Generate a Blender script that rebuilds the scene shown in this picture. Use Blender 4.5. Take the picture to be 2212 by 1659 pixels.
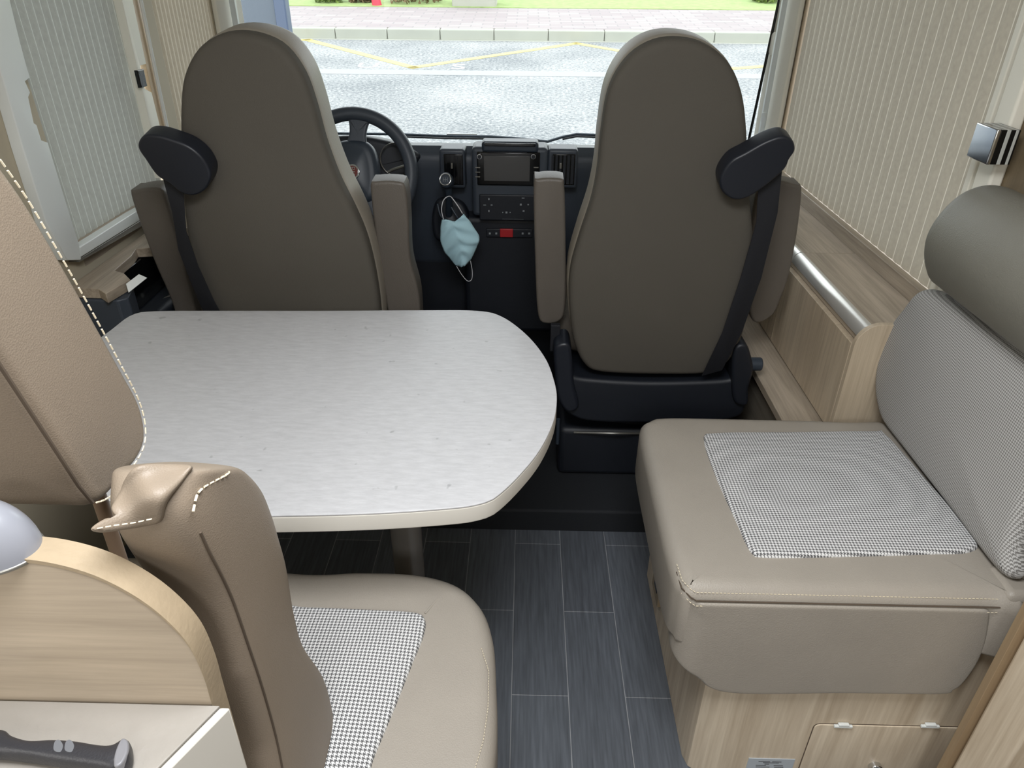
import bpy, bmesh, math, random
from mathutils import Vector, Matrix
random.seed(4)
S = bpy.context.scene
COL = S.collection
for o in list(bpy.data.objects): bpy.data.objects.remove(o)

# ------------------------------------------------------------------ camera
FPX = 1545.0
PITCH = math.radians(30.47); ROLL = math.radians(0.6); YAW = math.radians(0.86)
CAMZ = 1.5
_f = Vector((-math.sin(YAW)*math.cos(PITCH), math.cos(YAW)*math.cos(PITCH), -math.sin(PITCH)))
_r = Vector((math.cos(YAW), math.sin(YAW), 0))
_u = _r.cross(_f)
RR = _r*math.cos(ROLL) + _u*math.sin(ROLL)
UU = _r.cross(_f)*math.cos(ROLL) - _r*math.sin(ROLL)
FF = _f
EYE = Vector((0, 0, CAMZ))
cam_d = bpy.data.cameras.new('camera'); cam = bpy.data.objects.new('camera', cam_d); COL.objects.link(cam)
cam_d.sensor_fit = 'HORIZONTAL'; cam_d.sensor_width = 36.0; cam_d.lens = 36.0*FPX/2212.0
cam_d.clip_start = 0.02; cam_d.clip_end = 300
cam.matrix_world = Matrix(((RR.x, UU.x, -FF.x, 0), (RR.y, UU.y, -FF.y, 0), (RR.z, UU.z, -FF.z, CAMZ), (0, 0, 0, 1)))
S.camera = cam
S.view_settings.view_transform = 'Standard'; S.view_settings.look = 'None'
S.view_settings.exposure = 0.0; S.view_settings.gamma = 1.0; S.view_settings.use_curve_mapping = False

# ------------------------------------------------------------------ overcast sky
W = bpy.data.worlds.new('overcast'); S.world = W; W.use_nodes = True
bg = W.node_tree.nodes['Background']; bg.inputs[0].default_value = (0.93, 0.965, 1.0, 1); bg.inputs[1].default_value = 3.3

def area(name, loc, rot, sx, sy, power, color):
    d = bpy.data.lights.new(name, 'AREA'); d.shape = 'RECTANGLE'; d.size = sx; d.size_y = sy; d.energy = power; d.color = color
    o = bpy.data.objects.new(name, d); COL.objects.link(o); o.location = loc; o.rotation_euler = [math.radians(a) for a in rot]
    return o
area('roof_hatch_light', (0.0, 0.35, 2.0), (0, 0, 0), 0.6, 0.6, 24, (0.97, 0.985, 1.0))
area('left_fill_light', (-1.2, -0.55, 1.45), (0, -90, 0), 0.6, 0.9, 9, (1.0, 0.985, 0.96))  # added fill lamp from the left, no window is built behind it
area('rear_fill_light', (0.1, -1.3, 2.0), (0, 0, 0), 0.6, 0.6, 24, (0.98, 0.99, 1.0))  # added fill lamp behind the camera, the ceiling has no opening there

# ------------------------------------------------------------------ pixel -> world helpers
def ray(u, v):
    return (FF + RR*((u-1106.0)/FPX) + UU*((829.5-v)/FPX))
def P(u, v, x=None, y=None, z=None):
    d = ray(u, v)
    if x is not None: t = x/d.x
    elif y is not None: t = y/d.y
    else: t = (z-CAMZ)/d.z
    return EYE + d*t
def frame(o, n, up):
    n = Vector(n).normalized(); up = Vector(up); x = up.cross(n).normalized(); y = n.cross(x)
    return Matrix(((x.x, y.x, n.x, o[0]), (x.y, y.y, n.y, o[1]), (x.z, y.z, n.z, o[2]), (0, 0, 0, 1)))
def on(M, u, v):
    n = M.col[2].to_3d(); o = M.col[3].to_3d(); d = ray(u, v)
    t = (o-EYE).dot(n)/d.dot(n)
    l = M.inverted() @ (EYE + d*t)
    return (l.x, l.y)
def onpts(M, pts): return [on(M, *p) for p in pts]

# ------------------------------------------------------------------ materials
def lin(c): return tuple(((x/255.0)/12.92 if x/255.0 <= 0.04045 else ((x/255.0+0.055)/1.055)**2.4) for x in c) + (1,)
class NT:
    def __init__(s, name):
        s.m = bpy.data.materials.new(name); s.m.use_nodes = True; s.t = s.m.node_tree; s.b = s.t.nodes['Principled BSDF']
    def n(s, typ, **kw):
        q = s.t.nodes.new(typ)
        for k, v in kw.items():
            if k.startswith('i_'):
                key = k[2:]; key = int(key) if key.isdigit() else key.replace('_', ' ')
                q.inputs[key].default_value = v
            else: setattr(q, k, v)
        return q
    def l(s, a, b): s.t.links.new(a, b)
    def math(s, op, a, b=None):
        q = s.n('ShaderNodeMath', operation=op)
        for i, x in enumerate((a, b)):
            if x is None: continue
            if isinstance(x, (int, float)): q.inputs[i].default_value = x
            else: s.l(x, q.inputs[i])
        return q.outputs[0]
def mat(name, rgb, rough=0.5, metal=0.0, bump=0.0, bscale=300.0, var=0.0, vscale=6.0, coat=0.0, spec=0.5, sheen=0.0):
    k = NT(name); b = k.b; b.inputs['Base Color'].default_value = lin(rgb); b.inputs['Roughness'].default_value = rough
    b.inputs['Metallic'].default_value = metal; b.inputs['Coat Weight'].default_value = coat; b.inputs['Specular IOR Level'].default_value = spec
    b.inputs['Sheen Weight'].default_value = sheen
    tc = k.n('ShaderNodeTexCoord')
    if var > 0:
        nz = k.n('ShaderNodeTexNoise', i_Scale=vscale, i_Detail=4.0); k.l(tc.outputs['Object'], nz.inputs['Vector'])
        mx = k.n('ShaderNodeMixRGB'); c = lin(rgb)
        mx.inputs[1].default_value = tuple(x*(1-var) for x in c[:3])+(1,); mx.inputs[2].default_value = tuple(min(1, x*(1+var)) for x in c[:3])+(1,)
        k.l(nz.outputs['Fac'], mx.inputs[0]); k.l(mx.outputs[0], b.inputs['Base Color'])
    if bump > 0:
        nz = k.n('ShaderNodeTexNoise', i_Scale=bscale, i_Detail=3.0); k.l(tc.outputs['Object'], nz.inputs['Vector'])
        bp = k.n('ShaderNodeBump', i_Strength=bump, i_Distance=0.001); k.l(nz.outputs['Fac'], bp.inputs['Height']); k.l(bp.outputs[0], b.inputs['Normal'])
    return k.m
def leather(name, rgb, bump=0.5, rough=0.48, scale=260.0):
    k = NT(name); b = k.b; b.inputs['Roughness'].default_value = rough; b.inputs['Specular IOR Level'].default_value = 0.45
    tc = k.n('ShaderNodeTexCoord'); vo = k.n('ShaderNodeTexVoronoi', i_Scale=scale); k.l(tc.outputs['Object'], vo.inputs['Vector'])
    nz = k.n('ShaderNodeTexNoise', i_Scale=9.0, i_Detail=5.0); k.l(tc.outputs['Object'], nz.inputs['Vector'])
    mx = k.n('ShaderNodeMixRGB'); c = lin(rgb); mx.inputs[1].default_value = tuple(x*0.92 for x in c[:3])+(1,); mx.inputs[2].default_value = tuple(x*1.08 for x in c[:3])+(1,)
    k.l(nz.outputs['Fac'], mx.inputs[0]); k.l(mx.outputs[0], b.inputs['Base Color'])
    ad = k.math('ADD', vo.outputs['Distance'], k.math('MULTIPLY', nz.outputs['Fac'], 1.5))
    bp = k.n('ShaderNodeBump', i_Strength=bump, i_Distance=0.0012); k.l(ad, bp.inputs['Height']); k.l(bp.outputs[0], b.inputs['Normal'])
    return k.m
def wood(name, c1, c2, axis=1, scale=1.0, rough=0.45):
    k = NT(name); b = k.b; b.inputs['Roughness'].default_value = rough
    tc = k.n('ShaderNodeTexCoord'); mp = k.n('ShaderNodeMapping'); k.l(tc.outputs['Object'], mp.inputs[0])
    s = [26.0*scale]*3; s[axis] = 1.6*scale; mp.inputs['Scale'].default_value = s
    nz = k.n('ShaderNodeTexNoise', i_Scale=1.0, i_Detail=7.0, i_Roughness=0.62, i_Distortion=0.6); k.l(mp.outputs[0], nz.inputs['Vector'])
    mp2 = k.n('ShaderNodeMapping'); k.l(tc.outputs['Object'], mp2.inputs[0]); s2 = [170.0*scale]*3; s2[axis] = 7.0*scale; mp2.inputs['Scale'].default_value = s2
    n2 = k.n('ShaderNodeTexNoise', i_Scale=1.0, i_Detail=3.0); k.l(mp2.outputs[0], n2.inputs['Vector'])
    f = k.math('ADD', k.math('MULTIPLY', nz.outputs['Fac'], 0.7), k.math('MULTIPLY', n2.outputs['Fac'], 0.3))
    r = k.n('ShaderNodeValToRGB'); r.color_ramp.elements[0].position = 0.34; r.color_ramp.elements[1].position = 0.66
    r.color_ramp.elements[0].color = lin(c1); r.color_ramp.elements[1].color = lin(c2)
    k.l(f, r.inputs[0]); k.l(r.outputs[0], b.inputs['Base Color'])
    bp = k.n('ShaderNodeBump', i_Strength=0.15, i_Distance=0.0006); k.l(f, bp.inputs['Height']); k.l(bp.outputs[0], b.inputs['Normal'])
    return k.m
def houndstooth(name, dark, light, cell):
    k = NT(name); b = k.b; b.inputs['Roughness'].default_value = 0.85; b.inputs['Specular IOR Level'].default_value = 0.2
    tc = k.n('ShaderNodeTexCoord'); sp = k.n('ShaderNodeSeparateXYZ'); k.l(tc.outputs['Object'], sp.inputs[0])
    x = k.math('MULTIPLY', sp.outputs[0], 1/cell); y = k.math('MULTIPLY', sp.outputs[1], 1/cell)
    wx = k.math('LESS_THAN', k.math('FRACT', k.math('ADD', x, 500)), 0.5); wy = k.math('LESS_THAN', k.math('FRACT', k.math('ADD', y, 500)), 0.5)
    tw = k.math('LESS_THAN', k.math('FRACT', k.math('ADD', k.math('MULTIPLY', k.math('ADD', x, y), 2.0), 500)), 0.5)
    v = k.math('ADD', k.math('MULTIPLY', wx, tw), k.math('MULTIPLY', wy, k.math('SUBTRACT', 1.0, tw)))
    mx = k.n('ShaderNodeMixRGB'); mx.inputs[1].default_value = lin(light); mx.inputs[2].default_value = lin(dark)
    k.l(v, mx.inputs[0]); k.l(mx.outputs[0], b.inputs['Base Color'])
    bp = k.n('ShaderNodeBump', i_Strength=0.25, i_Distance=0.0008); k.l(v, bp.inputs['Height']); k.l(bp.outputs[0], b.inputs['Normal'])
    return k.m
ZF = -0.07
def floor_mat():
    X0 = P(1113, 1165, z=ZF).x+0.085; Y0 = P(1165, 1502, z=ZF).y+(2.6-1.745)/2; BW, RH = 0.539, 0.1413
    k = NT('floor_vinyl'); b = k.b; b.inputs['Roughness'].default_value = 0.42
    tc = k.n('ShaderNodeTexCoord'); sp = k.n('ShaderNodeSeparateXYZ'); k.l(tc.outputs['Object'], sp.inputs[0])
    cb = k.n('ShaderNodeCombineXYZ'); k.l(k.math('ADD', sp.outputs[1], 10.5*BW-Y0), cb.inputs[0]); k.l(k.math('ADD', sp.outputs[0], 20*RH-X0), cb.inputs[1])
    br = k.n('ShaderNodeTexBrick', offset=0.5, offset_frequency=2, squash=1.0)
    br.inputs['Scale'].default_value = 1.0; br.inputs['Brick Width'].default_value = BW; br.inputs['Row Height'].default_value = RH
    br.inputs['Mortar Size'].default_value = 0.0011; br.inputs['Mortar Smooth'].default_value = 0.3; br.inputs['Bias'].default_value = 0.0
    br.inputs['Color1'].default_value = lin((84, 88, 95)); br.inputs['Color2'].default_value = lin((98, 103, 110)); br.inputs['Mortar'].default_value = lin((150, 152, 154))
    k.l(cb.outputs[0], br.inputs['Vector'])
    mp = k.n('ShaderNodeMapping'); mp.inputs['Scale'].default_value = (160, 9, 10); k.l(tc.outputs['Object'], mp.inputs[0])
    nz = k.n('ShaderNodeTexNoise', i_Scale=1.0, i_Detail=6.0); k.l(mp.outputs[0], nz.inputs['Vector'])
    mx = k.n('ShaderNodeMixRGB', blend_type='OVERLAY'); mx.inputs[0].default_value = 0.55; k.l(br.outputs[0], mx.inputs[1]); k.l(nz.outputs['Fac'], mx.inputs[2])
    k.l(mx.outputs[0], b.inputs['Base Color'])
    bp = k.n('ShaderNodeBump', i_Strength=0.2, i_Distance=0.001); k.l(nz.outputs['Fac'], bp.inputs['Height']); k.l(bp.outputs[0], b.inputs['Normal'])
    return k.m
def table_mat():
    k = NT('table_laminate'); b = k.b; b.inputs['Roughness'].default_value = 0.38
    tc = k.n('ShaderNodeTexCoord'); mp = k.n('ShaderNodeMapping'); mp.inputs['Scale'].default_value = (26, 110, 30); mp.inputs['Rotation'].default_value = (0, 0, math.radians(55)); k.l(tc.outputs['Object'], mp.inputs[0])
    nz = k.n('ShaderNodeTexNoise', i_Scale=1.0, i_Detail=8.0, i_Roughness=0.7); k.l(mp.outputs[0], nz.inputs['Vector'])
    r = k.n('ShaderNodeValToRGB'); r.color_ramp.elements[0].position = 0.25; r.color_ramp.elements[1].position = 0.7
    r.color_ramp.elements[0].color = lin((176, 176, 178)); r.color_ramp.elements[1].color = lin((198, 198, 200))
    k.l(nz.outputs['Fac'], r.inputs[0])
    v = k.n('ShaderNodeTexNoise', i_Scale=30.0, i_Detail=2.0); k.l(tc.outputs['Object'], v.inputs['Vector'])
    pit = k.n('ShaderNodeValToRGB'); pit.color_ramp.elements[0].position = 0.26; pit.color_ramp.elements[1].position = 0.30; pit.color_ramp.elements[0].color = (0.72, 0.72, 0.72, 1); pit.color_ramp.elements[1].color = (1, 1, 1, 1)
    k.l(v.outputs['Fac'], pit.inputs[0])
    mx = k.n('ShaderNodeMixRGB', blend_type='MULTIPLY'); mx.inputs[0].default_value = 1.0; k.l(r.outputs[0], mx.inputs[1]); k.l(pit.outputs[0], mx.inputs[2])
    k.l(mx.outputs[0], b.inputs['Base Color'])
    bp = k.n('ShaderNodeBump', i_Strength=0.35, i_Distance=0.0012); k.l(nz.outputs['Fac'], bp.inputs['Height']); k.l(bp.outputs[0], b.inputs['Normal'])
    return k.m
def blind_mat(name, rgb, line, pitch, off=0.0, trans=0.35):
    k = NT(name); t = k.t; b = k.b; b.inputs['Roughness'].default_value = 0.8; b.inputs['Specular IOR Level'].default_value = 0.1
    tc = k.n('ShaderNodeTexCoord'); sp = k.n('ShaderNodeSeparateXYZ'); k.l(tc.outputs['Object'], sp.inputs[0])
    f = k.math('FRACT', k.math('ADD', k.math('MULTIPLY', sp.outputs[1], 1/pitch), 100+off))
    m = k.math('LESS_THAN', f, 0.09)
    nz = k.n('ShaderNodeTexNoise', i_Scale=70.0, i_Detail=3.0); k.l(tc.outputs['Object'], nz.inputs['Vector'])
    mx = k.n('ShaderNodeMixRGB'); mx.inputs[1].default_value = lin(rgb); mx.inputs[2].default_value = lin(line); k.l(m, mx.inputs[0])  # light showing through each fold is put in as a paler line colour
    m2 = k.n('ShaderNodeMixRGB', blend_type='MULTIPLY'); m2.inputs[0].default_value = 0.25; k.l(mx.outputs[0], m2.inputs[1]); k.l(nz.outputs['Fac'], m2.inputs[2])
    k.l(m2.outputs[0], b.inputs['Base Color'])
    tr = k.n('ShaderNodeBsdfTranslucent'); k.l(m2.outputs[0], tr.inputs[0])
    ms = k.n('ShaderNodeMixShader'); ms.inputs[0].default_value = trans; k.l(b.outputs[0], ms.inputs[1]); k.l(tr.outputs[0], ms.inputs[2])
    k.l(ms.outputs[0], t.nodes['Material Output'].inputs[0])
    return k.m
def asphalt():
    k = NT('asphalt'); b = k.b; b.inputs['Roughness'].default_value = 0.9
    tc = k.n('ShaderNodeTexCoord'); n1 = k.n('ShaderNodeTexNoise', i_Scale=24.0, i_Detail=4.0, i_Roughness=0.75); k.l(tc.outputs['Object'], n1.inputs['Vector'])
    n2 = k.n('ShaderNodeTexNoise', i_Scale=0.7, i_Detail=3.0); k.l(tc.outputs['Object'], n2.inputs['Vector'])
    r = k.n('ShaderNodeValToRGB'); e = r.color_ramp.elements; e[0].position = 0.40; e[1].position = 0.62; e[0].color = lin((98, 103, 106)); e[1].color = lin((170, 170, 168))
    f = k.math('ADD', k.math('MULTIPLY', n1.outputs['Fac'], 0.75), k.math('MULTIPLY', n2.outputs['Fac'], 0.25)); k.l(f, r.inputs[0]); k.l(r.outputs[0], b.inputs['Base Color'])
    return k.m
def paving():
    k = NT('pink_paving'); b = k.b; b.inputs['Roughness'].default_value = 0.9
    tc = k.n('ShaderNodeTexCoord'); br = k.n('ShaderNodeTexBrick'); k.l(tc.outputs['Object'], br.inputs['Vector']); br.inputs['Scale'].default_value = 1.0
    br.inputs['Brick Width'].default_value = 0.4; br.inputs['Row Height'].default_value = 0.2; br.inputs['Mortar Size'].default_value = 0.012
    br.inputs['Color1'].default_value = lin((144, 134, 134)); br.inputs['Color2'].default_value = lin((156, 148, 146)); br.inputs['Mortar'].default_value = lin((134, 128, 128)); k.l(br.outputs[0], b.inputs['Base Color'])
    return k.m
def glass():
    k = NT('windscreen_glass'); t = k.t
    tr = k.n('ShaderNodeBsdfTransparent'); tr.inputs[0].default_value = (0.97, 0.99, 0.985, 1); gl = k.n('ShaderNodeBsdfGlossy'); gl.inputs['Roughness'].default_value = 0.02
    fr = k.n('ShaderNodeFresnel', i_IOR=1.25); ms = k.n('ShaderNodeMixShader'); k.l(fr.outputs[0], ms.inputs[0]); k.l(tr.outputs[0], ms.inputs[1]); k.l(gl.outputs[0], ms.inputs[2])
    k.l(ms.outputs[0], t.nodes['Material Output'].inputs[0]); return k.m

M_FAB = mat('seat_back_cloth', (88, 84, 77), 0.8, bump=0.6, bscale=500, var=0.05, spec=0.25)
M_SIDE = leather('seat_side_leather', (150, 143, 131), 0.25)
M_ARM = leather('armrest_leather', (98, 92, 85), 0.3)
M_TAUPE = leather('bench_leather', (158, 151, 141), 0.25, 0.45, 420)
M_TAN = leather('tan_leather', (134, 121, 106), 0.16, 0.5, 650)
M_HEAD = leather('headrest_leather', (118, 116, 107), 0.3, 0.5, 420)
M_HT = houndstooth('houndstooth_cloth', (96, 96, 97), (222, 222, 222), 0.0064)
M_HTB = houndstooth('fine_check_cloth', (120, 118, 115), (190, 189, 187), 0.0050)
M_STITCH = mat('cream_thread', (222, 210, 184), 0.7)
M_SEAM = mat('dark_seam', (84, 72, 60), 0.8)
M_OAK_Y = wood('oak_grain_lengthwise', (138, 126, 110), (186, 172, 154), 1)
M_OAKL_Y = wood('light_oak_on_board', (190, 172, 148), (226, 212, 190), 1)
M_OAK_X = wood('oak_grain_crosswise', (158, 144, 126), (184, 169, 149), 0, 1.4)
M_OAK_Z = wood('oak_grain_upright', (168, 152, 130), (206, 190, 166), 2)
M_OAKB = wood('bench_oak', (190, 172, 148), (226, 212, 190), 2)
M_OAKE = mat('oak_edge_band', (160, 143, 118), 0.55, var=0.10, vscale=60, bump=0.4, bscale=200)
M_FLOOR = floor_mat(); M_TABLE = table_mat()
M_EDGE = mat('cream_edge', (210, 206, 197), 0.4)
M_BLK = mat('black_plastic', (24, 28, 36), 0.5, bump=0.3, bscale=700)
M_DASH = mat('dash_plastic', (58, 65, 75), 0.45, bump=0.3, bscale=600)
M_GLOSS = mat('gloss_black', (12, 13, 15), 0.12)
M_BELT = mat('belt_webbing', (18, 20, 27), 0.7, bump=0.5, bscale=900)
M_REEL = mat('slate_plastic', (46, 55, 66), 0.42)
M_REELA = mat('reel_black', (27, 31, 40), 0.42)
M_SCREEN = mat('screen_grey', (74, 74, 74), 0.25)
M_CHROME = mat('chrome', (215, 218, 222), 0.12, 1.0)
M_SIL = mat('satin_silver', (200, 202, 198), 0.4, 0.2)
M_STEEL = mat('grey_metal', (150, 148, 142), 0.35, 0.8)
M_LEG = mat('grey_leg_paint', (140, 136, 130), 0.35, 0.5)
M_CREAM = mat('cream_plastic', (240, 237, 224), 0.45)
M_WHITE = mat('white_plastic', (226, 230, 228), 0.35)
M_WALL = mat('beige_wall', (188, 178, 156), 0.7)
M_WALLR = wood('brown_wall_board', (112, 98, 76), (132, 116, 92), 2)
M_CEIL = mat('ceiling_white', (225, 222, 214), 0.7)
M_BLR = blind_mat('cream_blind', (178, 171, 155), (222, 216, 200), 0.052, 0, 0.16)
M_BLL = blind_mat('grey_blind', (168, 170, 162), (208, 212, 204), 0.0325, 0.0, 0.15)
M_BLL2 = blind_mat('beige_blind', (184, 174, 154), (216, 208, 190), 0.03, 0.0, 0.15)
M_MASK = mat('blue_nonwoven', (182, 220, 232), 0.8, bump=0.3, bscale=400)
M_STRING = mat('white_elastic', (212, 212, 216), 0.8)
M_RED = mat('red_button', (170, 34, 40), 0.4)
M_BADGE = mat('badge_red', (110, 42, 36), 0.3)
M_LAB = mat('silver_label', (196, 204, 212), 0.35, 0.2)
M_INK = mat('ink', (60, 60, 62), 0.6)
M_GREY = mat('mark_grey', (140, 146, 150), 0.5)
M_COUNTER = mat('counter_laminate', (148, 143, 136), 0.45, bump=0.6, bscale=120, var=0.08, vscale=14)
M_KNIFE = mat('knife_black', (42, 42, 46), 0.4, bump=0.3, bscale=500)
M_HOOD = mat('grey_white_gloss', (140, 142, 150), 0.3, coat=0.2)
M_ASPH = asphalt(); M_PAVE = paving(); M_GLASS = glass()
M_KERB = mat('kerb_concrete', (166, 167, 156), 0.85, bump=0.5, bscale=60, var=0.08, vscale=3)
M_KERBT = mat('kerb_top', (176, 176, 166), 0.85, var=0.05)
M_YEL = mat('yellow_paint', (200, 184, 118), 0.8, var=0.12, vscale=20)
M_WPAINT = mat('white_paint', (212, 212, 212), 0.8, var=0.08, vscale=20)
M_GRASS = mat('grass', (140, 158, 100), 0.95, var=0.35, vscale=9)
M_LEAF = mat('shrub_leaf', (122, 104, 74), 0.9, var=0.4, vscale=20)
M_LEAFG = mat('shrub_green', (120, 140, 70), 0.9, var=0.4, vscale=20)
M_GATE = mat('blue_grey_panel', (84, 92, 102), 0.5, var=0.06)
M_STONE = mat('pale_stone', (166, 164, 154), 0.9, var=0.08)
M_DARKMAT = mat('rubber_mat', (24, 27, 32), 0.8, bump=0.6, bscale=160)

# ------------------------------------------------------------------ object helpers
WORLD = {}
def reg(o, M, parent=None):
    if parent is not None:
        o.parent = parent; o.matrix_parent_inverse = WORLD[parent.name].inverted()
    o.matrix_basis = M; WORLD[o.name] = M.copy()
def tag(o, label=None, cat=None, group=None, kind=None):
    if label: o['label'] = label
    if cat: o['category'] = cat
    if group: o['group'] = group
    if kind: o['kind'] = kind
    return o
def thing(name, loc, label, cat, group=None):
    o = bpy.data.objects.new(name, None); COL.objects.link(o); o.empty_display_size = 0.05
    reg(o, Matrix.Translation(Vector(loc))); return tag(o, label, cat, group)
def fin(name, bm, m, parent=None, M=None, sharp=35, bev=0.0, seg=3):
    bmesh.ops.recalc_face_normals(bm, faces=bm.faces)
    me = bpy.data.meshes.new(name); bm.to_mesh(me); bm.free()
    for p in me.polygons: p.use_smooth = len(p.vertices) < 12
    me.set_sharp_from_angle(angle=math.radians(sharp))
    me.materials.append(m)
    o = bpy.data.objects.new(name, me); COL.objects.link(o)
    reg(o, M if M is not None else Matrix(), parent)
    if bev > 0:
        b = o.modifiers.new('bevel', 'BEVEL'); b.width = bev; b.segments = seg; b.limit_method = 'ANGLE'; b.angle_limit = math.radians(40)
        b.harden_normals = False
    return o
def bm_box(bm, x0, x1, y0, y1, z0, z1, M=None):
    vs = [bm.verts.new(Vector((x, y, z)) if M is None else M @ Vector((x, y, z))) for x in (x0, x1) for y in (y0, y1) for z in (z0, z1)]
    for f in ((0, 1, 3, 2), (4, 6, 7, 5), (0, 4, 5, 1), (2, 3, 7, 6), (0, 2, 6, 4), (1, 5, 7, 3)): bm.faces.new([vs[i] for i in f])
def box(name, x0, x1, y0, y1, z0, z1, m, parent=None, bev=0.0, M=None, seg=3):
    bm = bmesh.new()
    c = Vector(((x0+x1)/2, (y0+y1)/2, (z0+z1)/2)); hx, hy, hz = (x1-x0)/2, (y1-y0)/2, (z1-z0)/2
    if M is None:
        bm_box(bm, -hx, hx, -hy, hy, -hz, hz); T = Matrix.Translation(c)
    else:
        bm_box(bm, -hx, hx, -hy, hy, -hz, hz); T = M @ Matrix.Translation(c)
    return fin(name, bm, m, parent, T, bev=bev, seg=seg)
def catmull(pts, k=8):
    n = len(pts); out = []
    for i in range(n):
        p0, p1, p2, p3 = [Vector(pts[(i+j) % n]) for j in (-1, 0, 1, 2)]
        for s in range(k):
            t = s/k
            out.append(0.5*((2*p1)+(-p0+p2)*t+(2*p0-5*p1+4*p2-p3)*t*t+(-p0+3*p1-3*p2+p3)*t**3))
    return out
def openspl(pts, k=8):
    P_ = [Vector(p) for p in pts]; P_ = [2*P_[0]-P_[1]] + P_ + [2*P_[-1]-P_[-2]]; out = []
    for i in range(1, len(P_)-2):
        p0, p1, p2, p3 = P_[i-1:i+3]
        for s in range(k):
            t = s/k; out.append(0.5*((2*p1)+(-p0+p2)*t+(2*p0-5*p1+4*p2-p3)*t*t+(-p0+3*p1-3*p2+p3)*t**3))
    out.append(P_[-2]); return out
def resample(pts, n):
    P_ = [Vector(p) for p in pts]; P_.append(P_[0]); L = [0]
    for a, b in zip(P_, P_[1:]): L.append(L[-1]+(b-a).length)
    out = []; j = 0
    for i in range(n):
        s = L[-1]*i/n
        while L[j+1] < s: j += 1
        out.append(P_[j].lerp(P_[j+1], (s-L[j])/max(1e-9, L[j+1]-L[j])))
    return out
def ccw(pts):
    a = sum(p[0]*q[1]-q[0]*p[1] for p, q in zip(pts, list(pts[1:])+[pts[0]]))
    return list(pts) if a > 0 else list(reversed(pts))
def slab(name, pts, M, t, r, m, parent=None, dome=0.0, n=112, smooth=True, ngon=False, rb=None, bdome=0.0, scale_back=1.0, fn=None):
    """cushion / panel: closed outline in M's local XY, front face at local z=0, body to -t, edges rounded by r"""
    pts = ccw([Vector((p[0], p[1])) for p in pts])
    o = resample(catmull(pts) if smooth else pts, n) if (smooth or not ngon) else [Vector(p) for p in pts]
    n = len(o); nr = []
    for i in range(n):
        e = (o[(i+1) % n]-o[i-1]); nr.append(Vector((-e.y, e.x)).normalized())
    rb = r if rb is None else rb
    c = sum(o, Vector((0, 0)))/n
    bm = bmesh.new(); rings = []
    def ring(inset, z, sc=1.0): rings.append([bm.verts.new(((c.x+(p.x+q.x*inset-c.x)*sc), (c.y+(p.y+q.y*inset-c.y)*sc), z)) for p, q in zip(o, nr)])
    K = 5
    cap_rings = 0 if ngon else (8 if fn is None else 24)
    def inner(s, zc, d, order):
        for k in order:
            sc = k/(cap_rings+0.0)
            rings.append([bm.verts.new((c.x+(p.x+q.x*s-c.x)*sc, c.y+(p.y+q.y*s-c.y)*sc, zc+d*(1-sc*sc))) for p, q in zip(o, nr)])
    if cap_rings: inner(r, 0, dome, range(1, cap_rings))
    for k in range(K+1):
        a = math.pi/2*k/K; ring(r*(1-math.sin(a)), -r*(1-math.cos(a)))
    for k in range(K+1):
        a = math.pi/2*(1-k/K); ring(rb*(1-math.sin(a)), -t+rb*(1-math.cos(a)), 1.0)
    if cap_rings: inner(rb, -t, -bdome, range(cap_rings-1, 0, -1))
    for A, B in zip(rings, rings[1:]):
        for i in range(n): bm.faces.new((A[i], A[(i+1) % n], B[(i+1) % n], B[i]))
    if ngon:
        bm.faces.new(rings[0]); bm.faces.new(list(reversed(rings[-1])))
    else:
        for R_, z in ((rings[0], dome), (rings[-1], -t-bdome)):
            v = bm.verts.new((c.x, c.y, z))
            for i in range(n): bm.faces.new((R_[i], R_[(i+1) % n], v))
    if fn:
        for v in bm.verts: v.co = fn(v.co)
    return fin(name, bm, m, parent, M, sharp=50)
def loft_pairs(name, A, B, M, t, m, parent=None, e0=0.12, e1=0.12, ex=2.8, N=60, K=32):
    A = openspl([Vector((*p, 0)) for p in A], 8); B = openspl([Vector((*p, 0)) for p in B], 8); n = len(A)-1
    bm = bmesh.new(); rings = []
    for i in range(N+1):
        s = (1-math.cos(math.pi*i/N))/2; q = s*n; j = min(int(q), n-1); a = A[j].lerp(A[j+1], q-j); b = B[j].lerp(B[j+1], q-j)
        f = 1.0
        if s < e0: f = math.sqrt(max(0.0, 1-(1-s/e0)**2))
        elif s > 1-e1: f = math.sqrt(max(0.0, 1-(1-(1-s)/e1)**2))
        f = max(f, 0.02); c = (a+b)/2; h = (b-a)/2; r = []
        for k in range(K):
            th = 2*math.pi*k/K; cx, cz = math.cos(th), math.sin(th)
            w = math.copysign(abs(cx)**(2/ex), cx); z = math.copysign(abs(cz)**(2/ex), cz)
            p = c + h*w*(0.35+0.65*f); r.append(bm.verts.new((p.x, p.y, -t/2 + z*t/2*f)))
        rings.append(r)
    for X, Y in zip(rings, rings[1:]):
        for k in range(K): bm.faces.new((X[k], X[(k+1) % K], Y[(k+1) % K], Y[k]))
    bm.faces.new(rings[0]); bm.faces.new(rings[-1])
    return fin(name, bm, m, parent, M, sharp=70)
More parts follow.
